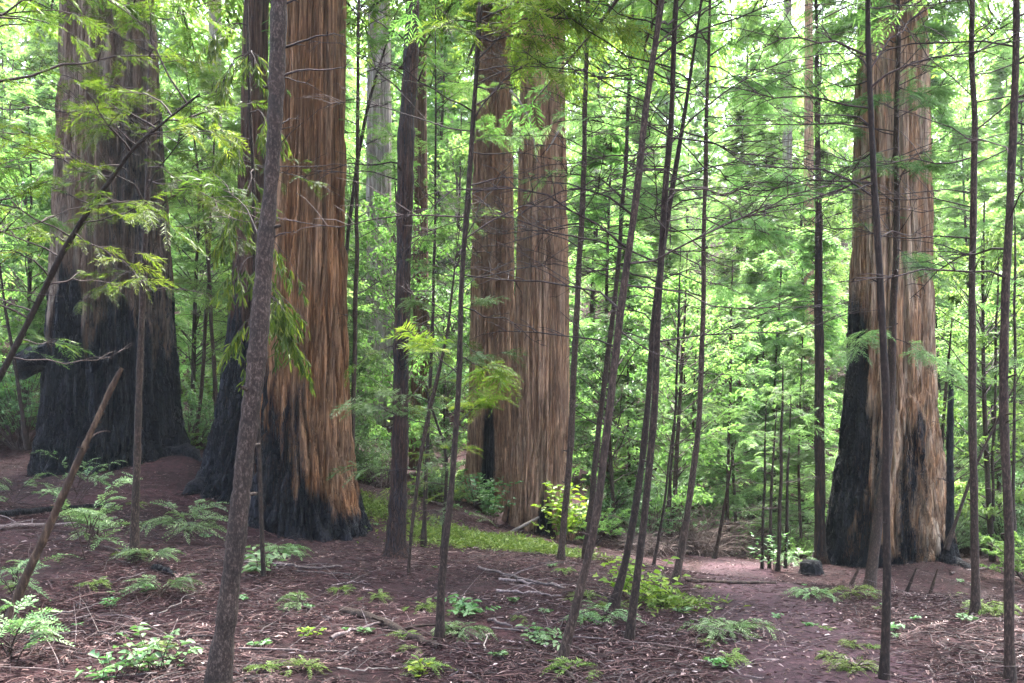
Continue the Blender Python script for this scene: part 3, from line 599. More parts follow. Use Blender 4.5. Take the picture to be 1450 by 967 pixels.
for lab, pts, Y in [('leftmost of four thin stems clustered beside the path end', [(1079,812,6),(1080,760,5),(1082,700,5),(1083,640,4)], 18.6), ('second thin stem from the left in the cluster beside the path end', [(1089,806,6),(1091,740,6),(1093,680,5),(1095,650,4)], 18.9),
        ('tallest thin stem in the cluster beside the path end', [(1101,810,8),(1104,740,7),(1106,660,6),(1107,590,5)], 18.4), ('rightmost of four thin stems clustered beside the path end', [(1112,806,6),(1114,740,6),(1115,690,5),(1117,640,4)], 19.2),
        ('thin stem leaning right behind the dark lone sapling', [(923,812,7),(932,770,6),(941,710,5),(948,650,4)], 15), ('crooked dark stem at the far left bank of the path', [(1010,795,8),(1017,765,7),(1023,730,6),(1030,690,5)], 22),
        ('thin sapling right of the black snag, leaning right', [(1347,756,6),(1366,700,6),(1390,640,5),(1413,594,4)], 16), ('thin upright sapling left of the black snag', [(1330,690,7),(1333,640,6),(1337,580,6),(1342,520,5)], 21),
        ('pole-thin sapling far behind at the right edge', [(1435,735,6),(1436,660,6),(1436,580,5),(1437,500,5),(1437,380,4)], 18), ('thin stem among shrubs right of the upright sapling', [(1405,720,6),(1406,650,5),(1409,560,5),(1412,430,4)], 21),
        ('thin stem behind the right central redwood, leaning right', [(836,720,8),(845,650,7),(852,580,6),(862,500,5)], 19), ('hair-thin stem far behind the right-leaning saplings', [(948,700,6),(953,620,5),(958,540,5),(962,420,4)], 21),
        ('thin stem standing in the gap right of the dark lone sapling', [(1030,740,6),(1031,640,6),(1034,540,5),(1036,430,4)], 24)]:
    sapling(lab, pts, Y, nb=9, z0=.3, blen=1.0, fol=.6, folz=.75, group='thin understory stems', parts=False, extra=1.2, k=6, seg=14, leaf=M_MINT, spl=.35, br=.008)
# dead pole leaning, with pegs by the tan redwood
dp = sapling('broken dead pole leaning right, bottom left, with splintered top', [(10,884,18),(30,835,16),(58,775,15),(85,710,14),(112,648,12),(140,588,10),(160,545,11),(171,524,8)], 7.1, nb=3, z0=.3, blen=.4, extra=.02, mt=M_DEADP, name='dead_pole', cat='dead pole', group='dead snags', k=14, seg=40, stub=5)
for lab, pts in [('short broken peg left of the slanting brown sapling foot', [(1206,828,6),(1216,806,5)]), ('short broken peg right of the bare black sapling', [(1291,822,4),(1298,806,3)]), ('short broken peg by the right roots of the tan redwood', [(1322,824,4),(1327,808,3)])]:
    sapling(lab, pts, 14.2, nb=0, extra=.03, name='broken_peg', cat='stump', group='broken pegs', mt=M_SAP, k=8, seg=8)
# a fir whose trunk stands outside the left edge: its limbs reach into the picture
sapling('conifer outside the left edge whose bare limbs reach across the upper left',
    [(-120,900,40),(-118,600,36),(-112,300,32),(-108,0,28)], 6.0, nb=6, z0=.5, blen=1.2, fol=.6, folz=.5, mt=M_FIR, name='fir_tree', cat='tree', group='slim trees in front of the giants', k=16, extra=4,
    boughs=[(180,250,80,.2,.013,0.42),(120,45,0,-.6,.016,0.18),(60,150,25,.2,.009,0.96),(160,55,150,-.6,.009,0.00),(330,110,255,.3,.010,0.30),(380,130,290,.4,.010,0.24),(-20,260,20,.3,.010,1.46),(-60,330,40,.6,.010,1.46),(20,120,60,.5,.009,1.46),(430,90,420,.2,.008,0.12),(-40,180,-10,.0,.010,1.46),(250,60,330,.2,.008,0.60)], leaf=M_LEAFY, spl=.185, tint=.40, br=.012)
# bay sapling behind the fir trunk with drooping narrow leaves
def bay(label, pts, Y, boughs, group=None):
    p, r = path_px(pts, Y, 24, 1.0); root = empty('bay_tree', P(pts[0][0], pts[0][1], Y), label, 'tree', group)
    mb = MB(); knotty(mb, p, r, 8); mb.build('trunk', M_SAP, root); fb = MB()
    for (py, ex, ey, dY, rad, n) in boughs:
        zt = P(0, py, Y)[2]; i = int(np.argmin(np.abs(p[:, 2] - zt)))
        pp = curve(p[i], P(ex, ey, Y + dY), 9, .3, .05); bm = MB(); bm.tubes(pp, np.linspace(rad, rad * .2, 9)[None], 5)
        ss = side_shoots(pp, 7, .55, .25, -.35, n=5); ss[:, :, 2] -= np.linspace(0, .16, 5) ; bm.tubes(ss, np.linspace(rad * .4, rad * .15, 5)[None], 3); bm.build('branch', M_TWIG, root, at=p[i])
        for k in range(n):
            t = R.uniform(.15, 1, (len(ss), 6)); q, d = along(ss, t); d = unit(d * .5 + R.normal(0, .38, d.shape) + [0, 0, -.75]); q = q.reshape(-1, 3)
            leaves(fb, q, d.reshape(-1, 3), R.uniform(.07, .13, len(q)), R.uniform(.013, .02, len(q)), R.normal(.5, .22, len(q)), nrm=np.array([0, -.5, .6]), curl=.12)
    fb.build('foliage', M_LEAFY, root)
bay('drooping narrow-leaved young tree hanging over the fused side trunk, behind the fir trunk', [(372,770,8),(368,640,8),(362,500,7),(360,350,7),(356,200,6),(352,20,5)], 8.5,
    [(420,425,480,-.3,.008,4),(400,400,440,-.4,.007,3),(360,330,400,-.3,.007,4),(300,310,340,-.3,.008,4),(250,340,300,-.5,.008,4),(200,320,210,-.3,.008,4),(160,385,190,-.3,.007,3),(90,300,140,-.2,.008,4),(60,360,90,-.4,.008,4),(330,425,395,.2,.006,3),(440,335,480,-.2,.006,3),(20,300,50,-.2,.008,4),(420,345,540,-.2,.005,2),(400,430,450,-.25,.006,4),(440,425,500,-.2,.006,4),(380,395,420,-.2,.006,4),(410,440,520,-.1,.006,3)])
# bleached dead limbs on the central pair
for lab, pts, Y in [('white bleached broken limb curving down the upper central redwood', [(722,128),(733,139),(749,166),(756,199),(761,229)], 20.6), ('short white bleached limb stub on the right central redwood', [(796,177),(790,187),(781,203),(774,214)], 20.8)]:
    px_ = pts; a = np.array([P(x, y, Y) for x, y in pts]); mb = MB(); mb.tubes(a[None], np.linspace(.035, .01, len(px_))[None], 7)
    tag(mb.build('dead_limb', M_PTWIG, at=a[0]), lab, 'dead limb', 'bleached limbs')

# ------------------------------------------------------------------ background trees: a few kinds with own crown and trunk, then copies
def broad_crown(h, r, z0, nb, nl, L):
    """loose broadleaf crown: limbs ending in leafy twigs"""
    t = R.uniform(0, 1, nb); z = z0 + (h - z0) * t * .85; az = R.uniform(0, 2 * pi, nb); ln = r * np.sin(pi * (.12 + .8 * t)) ** .7 * R.uniform(.4, 1.15, nb)
    a = np.stack([0 * z, 0 * z, z * .85], -1); e = np.stack([np.cos(az) * ln, np.sin(az) * ln, z + R.uniform(.0, .5, nb) * ln], -1)
    p = curve(a, e, 5, .1, .07); mb = MB(); mb.tubes(p, np.linspace(.025, .006, 5)[None], 3, mi=1)
    ss = side_shoots(p, 5, r * .5, .35, .05); mb.tubes(ss, np.linspace(.008, .003, 4)[None], 3, mi=1)
    tt = R.uniform(.1, 1, (len(ss), nl)); b, d = along(ss, tt); d = unit(d * .4 + R.normal(0, .6, d.shape) + [0, 0, -.15])
    bt = np.repeat(R.normal(.5, .15, len(ss)), nl); b = b.reshape(-1, 3) + R.normal(0, .05, (len(bt), 3))
    leaves(mb, b, d.reshape(-1, 3), L * R.uniform(.6, 1.3, len(b)), L * .42 * R.uniform(.7, 1.2, len(b)), np.clip(bt + R.normal(0, .15, len(bt)), 0, 1), 0)
    return mb
def bg_trunk(h, r, mt, root):
    n = 12; t = np.linspace(0, 1, n); p = np.stack([.12 * np.sin(t * 4 + h), .12 * np.cos(t * 3.3 + h) - .12, -.8 + t * (h * .97 + .8)], -1)
    mb = MB(); mb.tubes(p[None], (r * (1 - .85 * t) + .01)[None], 9); return mb.build('trunk', mt, root)
def proto(kind, h, r, z0, mats, tr, tmat, **kw):
    root = empty(kind, (0, 0, 0), 'x', 'tree'); bg_trunk(h, tr, tmat, root)
    mb = (broad_crown if kind == 'broadleaf_tree' else conifer_crown)(h, r, z0, **kw)
    mb.build('crown', [mats, M_TWIG], root); return root
PROTO = [
 (proto('fir_tree', 16, 2.6, 2.5, M_BG, .13, M_SAP, nb=190, ns=26, L=.5, K=6, w=.05), 'slender fir with layered drooping foliage'),
 (proto('fir_tree', 19, 2.9, 4.0, M_BGY, .15, M_MED, nb=200, ns=26, L=.55, K=6, w=.055), 'tall fir with yellow-green drooping foliage'),
 (proto('young_redwood', 9, 2.0, .7, M_MINT, .06, M_SAP, nb=110, ns=24, L=.42, K=7, w=.032, droop=.4), 'young redwood with soft pale green foliage'),
 (proto('young_redwood', 12, 2.3, 1.2, M_BG, .08, M_MED, nb=130, ns=22, L=.45, K=7, w=.036, droop=.4), 'young redwood with feathery mid-green foliage'),
 (proto('broadleaf_tree', 11, 3.0, 1.5, M_BGY, .09, M_SAP, nb=55, nl=26, L=.15), 'loose broadleaf tree with bright yellow-green leaves'),
 (proto('broadleaf_tree', 8, 2.6, .6, M_SHR, .07, M_SAP, nb=50, nl=26, L=.13), 'low broadleaf tree with dense blue-green leaves'),
 (proto('broadleaf_tree', 14, 3.4, 4, M_BG, .12, M_SAP, nb=60, nl=26, L=.17), 'tall broadleaf tree with airy green leaves')]
ZONES = [(-1e9, 60, 'left of the fire-blackened redwood'), (60, 290, 'behind the fire-blackened redwood'), (290, 500, 'behind the broad fused redwood'), (500, 640, 'around the slim brown trunk'),
         (640, 815, 'behind the central redwood pair'), (815, 960, 'behind the right-leaning saplings'), (960, 1150, 'beyond the end of the path'), (1150, 1360, 'behind the tan redwood'), (1360, 1e9, 'at the right edge of the wood')]
def zone(px): return next(z[2] for z in ZONES if z[0] <= px < z[1])
used = set()
def place(i, px, Y, sc=None, rot=None):
    pr, desc = PROTO[i]; X = (px - CX) / F * Y
    o = pr if i not in used else copy_tree(pr)
    used.add(i)
    s = sc or R.uniform(.75, 1.2); o.location = (X, Y, float(gz(X, Y)) - .1); o.scale = (s, s, s * R.uniform(.92, 1.1)); o.rotation_euler = (R.normal(0, .02), R.normal(0, .02), R.uniform(0, 6.28))
    dist = 'mid-distance' if Y < 32 else ('farther back' if Y < 46 else 'far back')
    o['label'] = f'{desc} {zone(px)}, {dist}'; o['group'] = f'{desc.split(" with ")[0]}s {zone(px)}, {dist}'
    return o
rg = np.random.default_rng(5)
for Y, step, kinds in [(23, 150, (2, 5, 4)), (27, 125, (3, 2, 4, 5)), (32, 110, (3, 4, 2, 2)), (38, 95, (4, 3, 4, 0, 2)), (45, 85, (0, 1, 3, 6, 4)), (54, 75, (1, 0, 6, 4)), (64, 75, (1, 0, 6, 1))]:
    for px in np.arange(-180, 1640, step):
        x = px + rg.uniform(-.5, .5) * step; yy = Y + rg.uniform(-2, 2)
        if yy < 30 and 960 < x < 1130 : continue
        if yy < 27 and (1140 < x < 1370 or 640 < x < 830): continue
        i = int(rg.choice(kinds)); place(i, x, yy)
for i, px, Y, s in [(2, 1035, 26, .9), (2, 1100, 28, 1.0), (3, 1075, 31, .9), (2, 985, 28, .8), (2, 1140, 24, .75), (2, 905, 26, .9), (4, 40, 23, .8), (4, 270, 24, .8), (5, 470, 23, .6), (5, 640, 27, .6), (4, 1400, 21, .8), (5, 1345, 24, .6)]:
    place(i, px, Y, s)
# the far wood that closes the view: one leafy mass
mb = MB(); n = 80000
X = R.uniform(-85, 85, n); Y = R.uniform(72, 100, n); hh = 10 + 19 * fbm(X * .10, Y * .02, 0, 70, 3)
z = gz(X, Y, False) + hh * R.uniform(0, 1, n) ** .8
dn = fbm(X * .25, Y * .1, z * .25, 71, 3); k = dn > .38; b = np.stack([X, Y, z], -1)[k]
leaves(mb, b, unit(rv(len(b)) + [0, 0, -.3]), R.uniform(.5, .95, len(b)), R.uniform(.28, .5, len(b)), np.clip(R.normal(.5, .2, len(b)), 0, 1))
tag(mb.build('far_woods', M_BGY), 'pale green far woodland closing the view between all the trunks', 'woodland', kind='stuff')

# low leafy growth covering the far hillside
mb = MB(); n = 90000; Y = 31 + 46 * R.uniform(0, 1, n) ** .8; X = R.uniform(-.85, .85, n) * Y; hh = 2.6 * sst(.25, .75, fbm(X * .45, Y * .45, 0, 120, 3))
b = np.stack([X, Y, gz(X, Y, False) + hh * R.uniform(.1, 1, n)], -1)
leaves(mb, b, unit(rv(n) + [0, 0, -.1]), R.uniform(.14, .34, n), R.uniform(.07, .16, n), np.clip(.35 + .35 * fbm(X * .8, Y * .8, b[:, 2], 121, 2) + R.normal(0, .16, n), 0, 1))
tag(mb.build('hillside_undergrowth', M_BG), 'bright green leafy undergrowth covering the slope beyond the path', 'undergrowth', kind='stuff')
# ------------------------------------------------------------------ understory shrubs
def shrub_mb(r, h, nst, nl, L):
    mb = MB(); az = R.uniform(0, 2 * pi, nst); rr = r * R.uniform(.2, 1, nst) ** .6
    e = np.stack([np.cos(az) * rr, np.sin(az) * rr, h * np.sqrt(np.clip(1.1 - (rr / r) ** 2, .08, 1)) * R.uniform(.5, 1.1, nst)], -1)
    p = curve(R.normal(0, .06, (nst, 3)) * [1, 1, .2], e, 6, .2, .06); st = MB(); st.tubes(p, np.linspace(.012, .003, 6)[None], 4)
    ss = side_shoots(p, 5, .38 * h, .35, .1); st.tubes(ss, np.linspace(.004, .0015, 4)[None], 3)
    t = R.uniform(.1, 1, (len(ss), nl)); b, d = along(ss, t); sd = unit(np.cross(d, [0, 0, 1.])) * R.choice([-1, 1], t.shape + (1,)); d = unit(d * .5 + sd * .8 + R.normal(0, .3, d.shape))
    b = b.reshape(-1, 3); bt = np.repeat(R.normal(.5, .13, len(ss)), nl)
    leaves(mb, b, d.reshape(-1, 3), L * R.uniform(.6, 1.3, len(b)), L * .5 * R.uniform(.8, 1.2, len(b)), np.clip(bt + R.normal(0, .16, len(bt)), 0, 1))
    return mb, st
def shrub_proto(r, h, nst, nl, L, m):
    root = empty('shrub', (0, 0, 0), 'x', 'shrub'); a, b = shrub_mb(r, h, nst, nl, L); a.build('foliage', m, root); b.build('stem', M_TWIG, root); return root
SHP = [(shrub_proto(.9, 1.2, 34, 16, .055, M_SHR), 'glossy small-leaved green shrub'), (shrub_proto(1.1, 1.7, 40, 16, .065, M_BROAD), 'tall loose green shrub'), (shrub_proto(.7, .8, 30, 14, .05, M_SHR), 'low small-leaved shrub'), (shrub_proto(1.0, 1.1, 34, 16, .06, M_BGY), 'yellow-green leafy shrub')]
useds = set()
def put_shrub(i, px, Y, s):
    pr, desc = SHP[i]; X = (px - CX) / F * Y; o = pr if i not in useds else copy_tree(pr); useds.add(i)
    o.location = (X, Y, float(gz(X, Y)) - .05); o.scale = (s, s, s * R.uniform(.85, 1.15)); o.rotation_euler = (0, 0, R.uniform(0, 6.28))
    dist = 'close behind the trunks' if Y < 24 else 'farther back'
    o['label'] = f'{desc} {zone(px)}, {dist}'; o['group'] = f'{desc}s {zone(px)}, {dist}'
rs = np.random.default_rng(9)
for (a, b, y0, y1, n, s0, s1) in [(-120, 70, 18, 27, 12, .8, 1.6), (245, 330, 19, 26, 9, .7, 1.3), (490, 550, 19.5, 26, 10, .7, 1.2), (585, 660, 21, 28, 9, .6, 1.1), (640, 720, 22, 23.5, 4, .4, .6), (810, 960, 21, 30, 16, .6, 1.3), (960, 1130, 27, 34, 16, .8, 1.5), (1090, 1175, 21.5, 26, 6, .5, .9), (1445, 1640, 16.5, 21, 14, .6, 1.2), (1385, 1600, 22.5, 28, 14, .7, 1.3), (1340, 1380, 22, 27, 5, .6, 1.0), (-300, -100, 12, 20, 5, .8, 1.3)]:
    for _ in range(n): put_shrub(int(rs.integers(0, 4)), rs.uniform(a, b), rs.uniform(y0, y1), rs.uniform(s0, s1))
# grey-brown dead brush on the bank beyond the path
for j, (px, Y, s) in enumerate([(905,22,.9),(940,23,1.2),(980,23.5,1.2),(1010,25,1.3),(1045,26,1.2),(1130,25,.9),(1000,23,.9),(925,20,.6),(535,22,.7),(1080,26,1.0),(960,24.5,1.3),(1030,24,1.0)]):
    X = (px - CX) / F * Y; base = np.array([X, Y, float(gz(X, Y))]); n = 46; az = R.uniform(0, 2 * pi, n); el = R.uniform(.05, 1.1, n); ln = s * R.uniform(.6, 1.7, n)
    e = base + np.stack([np.cos(az) * np.cos(el), np.sin(az) * np.cos(el), np.sin(el) * .9], -1) * ln[:, None]; a = base + R.normal(0, .25, (n, 3)) * [1, 1, .1]
    p = curve(a, e, 7, .3, .08); mb = MB(); mb.tubes(p, np.linspace(.014, .004, 7)[None], 4); ss = side_shoots(p, 8, .6 * s, .2, 0); mb.tubes(ss, np.linspace(.006, .002, 4)[None], 3)
    tag(mb.build('dead_shrub', M_BRUSH, at=base), f'tangle of grey-brown dead twigs {zone(px)}', 'dead shrub', f'dead brush {zone(px)}')

# ------------------------------------------------------------------ low plants on the floor
def seedling(label, px, py, n, L, spread, leaf=None, tint=.6, h=.35, group='conifer seedlings on the floor', name='conifer_seedling'):
    """arching stems of a young conifer with flat sprays"""
    b = ground_hit(px, py); b[2] = gz(b[0], b[1]); root = empty(name, b, label, 'seedling', group)
    az = R.uniform(0, 2 * pi, n); rr = spread * R.uniform(.4, 1.1, n); a = b + np.stack([R.normal(0, .02, n), R.normal(0, .02, n), R.uniform(0, h * .5, n)], -1)
    e = b + np.stack([np.cos(az) * rr, np.sin(az) * rr, h * R.uniform(.3, 1.1, n)], -1); p = curve(a, e, 6, .35, .05)
    st = MB(); st.tubes(p, np.linspace(.006, .002, 6)[None], 4); st.build('stem', M_SAP, root); fb = MB(); k = 7
    t = R.uniform(.25, 1, (n, k)); q, d = along(p, t); sd = unit(np.cross(d, [0, 0, 1.])) * np.where(np.arange(k) % 2, 1, -1)[None, :, None]; dr = unit(d + sd * .9 + R.normal(0, .15, d.shape))
    tt = np.clip(R.normal(tint, .15, n * k), 0, 1); sprays(fb, q.reshape(-1, 3), dr.reshape(-1, 3), L * R.uniform(.6, 1.2, n * k), 10, .35, L * .05, tt, prof=.22)
    fb.build('foliage', leaf or M_SEED, root); return root
def herb(label, px, py, n, L, spread, h=.2, m=None, group='broad-leaved plants on the floor', name='broadleaf_plant', wr=.55, k=6):
    b = ground_hit(px, py); b[2] = gz(b[0], b[1]); root = empty(name, b, label, 'plant', group)
    az = R.uniform(0, 2 * pi, n); rr = spread * R.uniform(.2, 1.1, n); a = b + R.normal(0, spread * .25, (n, 3)) * [1, 1, 0]
    e = a + np.stack([np.cos(az) * rr, np.sin(az) * rr, h * R.uniform(.4, 1.2, n)], -1); p = curve(a, e, 6, .3, .05)
    st = MB(); st.tubes(p, np.linspace(.004, .0015, 6)[None], 4); st.build('stem', M_SAP, root); fb = MB()
    t = np.linspace(.25, 1, k)[None] + R.normal(0, .03, (n, k)); q, d = along(p, np.clip(t, 0, 1)); sd = unit(np.cross(d, [0, 0, 1.])) * np.where(np.arange(k) % 2, 1, -1)[None, :, None]; dr = unit(d * .5 + sd + R.normal(0, .2, d.shape))
    leaves(fb, q.reshape(-1, 3), dr.reshape(-1, 3), L * R.uniform(.6, 1.2, n * k), L * wr * R.uniform(.8, 1.2, n * k), np.clip(R.normal(.55, .2, n * k), 0, 1)); fb.build('foliage', m or M_BROAD, root); return root
seedling('dense fir seedling with long pale sprays left of the fir trunk', 268, 770, 15, .32, .55, h=.55, tint=.6)
seedling('drooping pale sprays crossing the broken dead pole', 110, 720, 8, .27, .6, h=.8, tint=.75)
seedling('tall pale drooping seedling by the dead pole below the blackened redwood', 125, 795, 7, .26, .35, h=.8, tint=.8)
seedling('small seedling with hanging sprays right of the dead pole', 135, 775, 9, .28, .3, h=.35, tint=.7)
seedling('low conifer patch just left of the fir trunk base', 228, 850, 10, .2, .3, h=.18, tint=.35)
seedling('spreading low seedling at the left bottom edge below the dead pole', 20, 850, 7, .2, .4, h=.35, tint=.55)
seedling('bright young seedling in the bottom left corner', 15, 950, 10, .22, .4, h=.4, tint=.6)
seedling('feathery seedling at the left edge behind the dead pole', 15, 720, 8, .27, .7, h=.5, tint=.7)
seedling('flat green conifer patch lying on the right path side', 1035, 905, 16, .19, .38, h=.14, tint=.62)
seedling('small flat green tuft at the lower right beside the black sapling', 1215, 955, 8, .14, .16, h=.08, tint=.5, leaf=M_MOSS)
seedling('small low tuft on the path in front of the dark slim redwood', 1148, 847, 10, .18, .3, h=.1, tint=.55)
seedling('small low tuft on the path in front of the tan redwood', 1203, 845, 10, .18, .3, h=.1, tint=.6, leaf=M_MOSS)
seedling('low green tuft in the litter below the bare thin sapling', 655, 905, 10, .16, .22, h=.1, tint=.4)
seedling('low green tuft in front of the broad redwood foot', 395, 790, 10, .2, .3, h=.15, tint=.6)
seedling('tiny green tuft near the half-rotten log', 430, 862, 8, .15, .2, h=.1, tint=.55)
seedling('small tuft at the foot of the upright right sapling', 1395, 868, 8, .18, .25, h=.1, tint=.5, leaf=M_MOSS)
seedling('small fern-like tuft left of the fir trunk foot', 215, 800, 9, .2, .25, h=.15, tint=.55)
seedling('leafy conifer seedling at the left bank of the path', 1130, 800, 10, .3, .4, h=.3, tint=.5)
seedling('low pale green spray right of the long leaning sapling', 850, 880, 8, .2, .3, h=.1, tint=.6)
herb('round-leaved bright plant at the bottom left beside the fir trunk', 215, 955, 16, .075, .26, .22)
herb('round-leaved plant at the bottom edge left of the fir trunk', 160, 966, 9, .07, .18, .18)
herb('narrow-leaved plant just right of the fir trunk', 372, 815, 9, .12, .3, .25, wr=.4)
herb('trailing pale plant beside the bare thin sapling', 665, 872, 12, .085, .28, .14)
herb('small round-leaved plant in the centre foreground litter', 760, 918, 11, .06, .2, .12)
herb('small round-leaved plant right of the centre foreground', 772, 912, 8, .06, .16, .12)
herb('leafy bush at the foot of the crossing thin sapling', 900, 850, 22, .10, .42, .45, m=M_YBROAD)
herb('low broad leaves left of the path under the leaning sapling', 935, 862, 12, .09, .35, .25, m=M_YBROAD)
herb('yellow-green leafy bush in front of the right central redwood', 800, 772, 40, .17, .62, 1.25, m=M_YBROAD, k=8)
herb('sprawling green bush right of the yellow-green bush', 850, 755, 26, .14, .7, .8, m=M_BROAD, k=8)
herb('pale leafy bush between the two central redwoods', 690, 740, 26, .15, .6, .9, m=M_SHR, k=8)
herb('dark leafy clump at the foot of the four stems by the path', 1094, 808, 12, .11, .4, .7, m=M_SHR, k=8)
herb('tiny white-green plant left of the fir trunk', 160, 865, 6, .05, .12, .12)
herb('small plant with yellow leaves in front of the dead log', 440, 905, 6, .05, .12, .08, m=M_YBROAD)
herb('small yellow leaf tuft by the bottom edge of the centre', 600, 962, 5, .07, .12, .1, m=M_YBROAD)
herb('big yellow-green leaf plant poking in at the right edge', 1462, 760, 6, .16, .3, 1.05, m=M_YBROAD)
# scattered tiny sprouts, each its own thing, copied
sp = herb('tiny green sprout standing in the brown litter', 520, 900, 5, .05, .09, .07, group='tiny sprouts in the litter', name='sprout', k=4)
sp2 = seedling('tiny flat conifer sprig lying in the brown litter', 480, 840, 5, .12, .14, h=.05, group='tiny conifer sprigs in the litter', name='conifer_sprig', leaf=M_MOSS, tint=.5)
for j in range(70):
    px, py = R.uniform(0, 1450), R.uniform(800, 966)
    if px < 560 and R.uniform() < .2: py = R.uniform(700, 800)
    b = ground_hit(px, py); o = copy_tree(sp if j % 2 else sp2); s = R.uniform(.6, 1.5); o.location = (b[0], b[1], float(gz(b[0], b[1]))); o.scale = (s, s, s); o.rotation_euler = (0, 0, R.uniform(0, 6))
# moss-green ground cover behind, between slim trunk and central pair
mb = MB()
for (px, py, sx, sy, n) in [(700,772,1.25,.7,5200),(620,758,.7,.5,1500),(520,722,.55,.6,1800),(770,785,.6,.35,1400),(945,862,.4,.3,500)]:
    b = ground_hit(px, py); x = b[0] + R.normal(0, sx * .6, n); y = b[1] + R.normal(0, sy * .9, n); hh = .16 * fbm(x * 2, y * 2, 0, 80, 2)
    leaves(mb, np.stack([x, y, gz(x, y) + R.uniform(0, 1, n) * hh * 1.6], -1), unit(rv(n) * [1, 1, .4] + [0, 0, .5]), R.uniform(.05, .11, n), R.uniform(.015, .03, n), np.clip(R.normal(.55, .2, n), 0, 1))
tag(mb.build('ground_cover', M_MOSS), 'bright mossy green low growth in front of the central redwoods', 'ground cover', kind='stuff')

# ------------------------------------------------------------------ litter: needles, fallen leaves, tiny twigs (nobody could count them)
mb = MB()
def near_pts(n, p=1.0):
    px = R.uniform(-220, 1720, n); u = R.uniform(0, 1, n); Y = 4.0 * (26 / 4.0) ** (u ** p); X = (px - CX) / F * Y
    return X, Y, gz(X, Y)
X, Y, Z = near_pts(250000); kp = R.uniform(0, 1, len(X)) < sst(.15, .60, fbm(X * 1.1, Y * 1.1, 0, 95, 3)) * np.where(on_path(X, Y), .45, 1); X, Y, Z = X[kp], Y[kp], Z[kp]; n = len(X); a = R.uniform(0, 2 * pi, n)
d = np.stack([np.cos(a), np.sin(a), R.normal(.05, .16, n)], -1)
leaves(mb, np.stack([X, Y, Z + R.uniform(.003, .03, n)], -1), d, R.uniform(.04, .13, n), R.uniform(.005, .014, n), np.clip(R.normal(.38, .22, n), 0, 1), fold=.1, curl=.1)
X, Y, Z = near_pts(32000); n = len(X); keep = R.uniform(0, 1, n) < np.clip(.14 + .55 * sst(-1, 3, X), 0, 1) * sst(.25, .7, fbm(X * .9, Y * .9, 0, 97, 3)) * 1.3; X, Y, Z = X[keep], Y[keep], Z[keep]; n = len(X); a = R.uniform(0, 2 * pi, n)
d = np.stack([np.cos(a), np.sin(a), R.normal(.0, .22, n)], -1)
leaves(mb, np.stack([X, Y, Z + R.uniform(.012, .035, n)], -1), d, R.uniform(.025, .085, n), R.uniform(.010, .030, n), np.clip(R.normal(.70, .2, n), .25, 1), nrm=np.array([0, 0, 1.]) , fold=.2, curl=.25)
X, Y, Z = near_pts(7500); kp = (R.uniform(0, 1, len(X)) < sst(.3, .65, fbm(X * .8, Y * .8, 0, 99, 3))) & ~on_path(X, Y); X, Y, Z = X[kp], Y[kp], Z[kp]; n = len(X); a = R.uniform(0, 2 * pi, n); ln = R.uniform(.1, .65, n); A_0 = np.stack([X, Y, Z + .012], -1); E = A_0 + np.stack([np.cos(a) * ln, np.sin(a) * ln, 0 * a], -1); E[:, 2] = gz(E[:, 0], E[:, 1]) + R.uniform(.0, .06, n)
mb.tubes(curve(A_0, E, 5, .1, .08), np.linspace(.0038, .0018, 5)[None] * R.uniform(.6, 1.5, (n, 1)), 3, tint=np.clip(R.normal(.27, .22, n), 0, 1))
X, Y, Z = near_pts(2600); kp = (R.uniform(0, 1, len(X)) < sst(.35, .65, fbm(X * .7, Y * .7, 0, 130, 3))) & ~on_path(X, Y); X, Y, Z = X[kp], Y[kp], Z[kp]; n = len(X); a = R.uniform(0, 2 * pi, n)
sprays(mb, np.stack([X, Y, Z + .02], -1), np.stack([np.cos(a), np.sin(a), R.normal(.06, .12, n)], -1), R.uniform(.12, .34, n), 9, .06, .010, np.clip(R.normal(.50, .18, n), .1, .95), prof=.26, flat=.15)
tag(mb.build('leaf_litter', M_LITTER, smooth=False), 'reddish-brown needles, dead leaves and twigs strewn over the forest floor', 'leaf litter', kind='stuff')

# ------------------------------------------------------------------ fallen wood
def stick(label, px, r, m=None, name='fallen_branch', cat='branch', k=7, side=3, group='fallen branches on the floor', rise=.02, wig=.03):
    pts = np.array([ground_hit(*p) for p in px]); pts[:, 2] = gz(pts[:, 0], pts[:, 1]) + rise + r * .5
    s = np.linspace(0, len(pts) - 1, 14); p = np.stack([np.interp(s, np.arange(len(pts)), pts[:, i]) for i in range(3)], -1)
    p[:, :2] += R.normal(0, wig * .5, (14, 2)); p[:, 2] += R.normal(0, wig * .3, 14)
    mb = MB(); knotty(mb, p, np.linspace(r, r * .55, 14), k, amp=.15)
    if side:
        ss = side_shoots(p[None], side, .7, .1, .25); mb.tubes(ss, np.linspace(r * .35, r * .12, 4)[None], 4)
    o = mb.build(name, m or M_STICK, at=pts[0]); return tag(o, label, cat, group)
stick('long dark fallen log lying in front of the fire-blackened redwood', [(-30,735),(60,727),(150,720)], .055, M_CHAR, 'fallen_log', 'log', 10, 0, 'fallen logs')
stick('second thin dark log below the one at the blackened redwood', [(-20,752),(50,748),(110,745)], .03, M_STICK)
stick('half-rotten mossy log lying in the centre-left foreground', [(485,868),(530,880),(580,905),(620,922)], .05, M_SAP, 'fallen_log', 'log', 16, 2, 'fallen logs', -.012, .03)
stick('forked dark branch resting across the half-rotten log', [(465,908),(520,893),(560,880)], .016)
stick('dark stick in front of the broad redwood foot', [(392,802),(430,808),(485,807)], .022)
stick('long dark stick below the mossy patch', [(676,806),(740,826),(800,838)], .022)
stick('dark horizontal stick in the middle ground litter', [(702,825),(760,829),(800,834)], .02)
stick('thin stick just under the dark horizontal one', [(703,840),(750,842),(795,848)], .016)
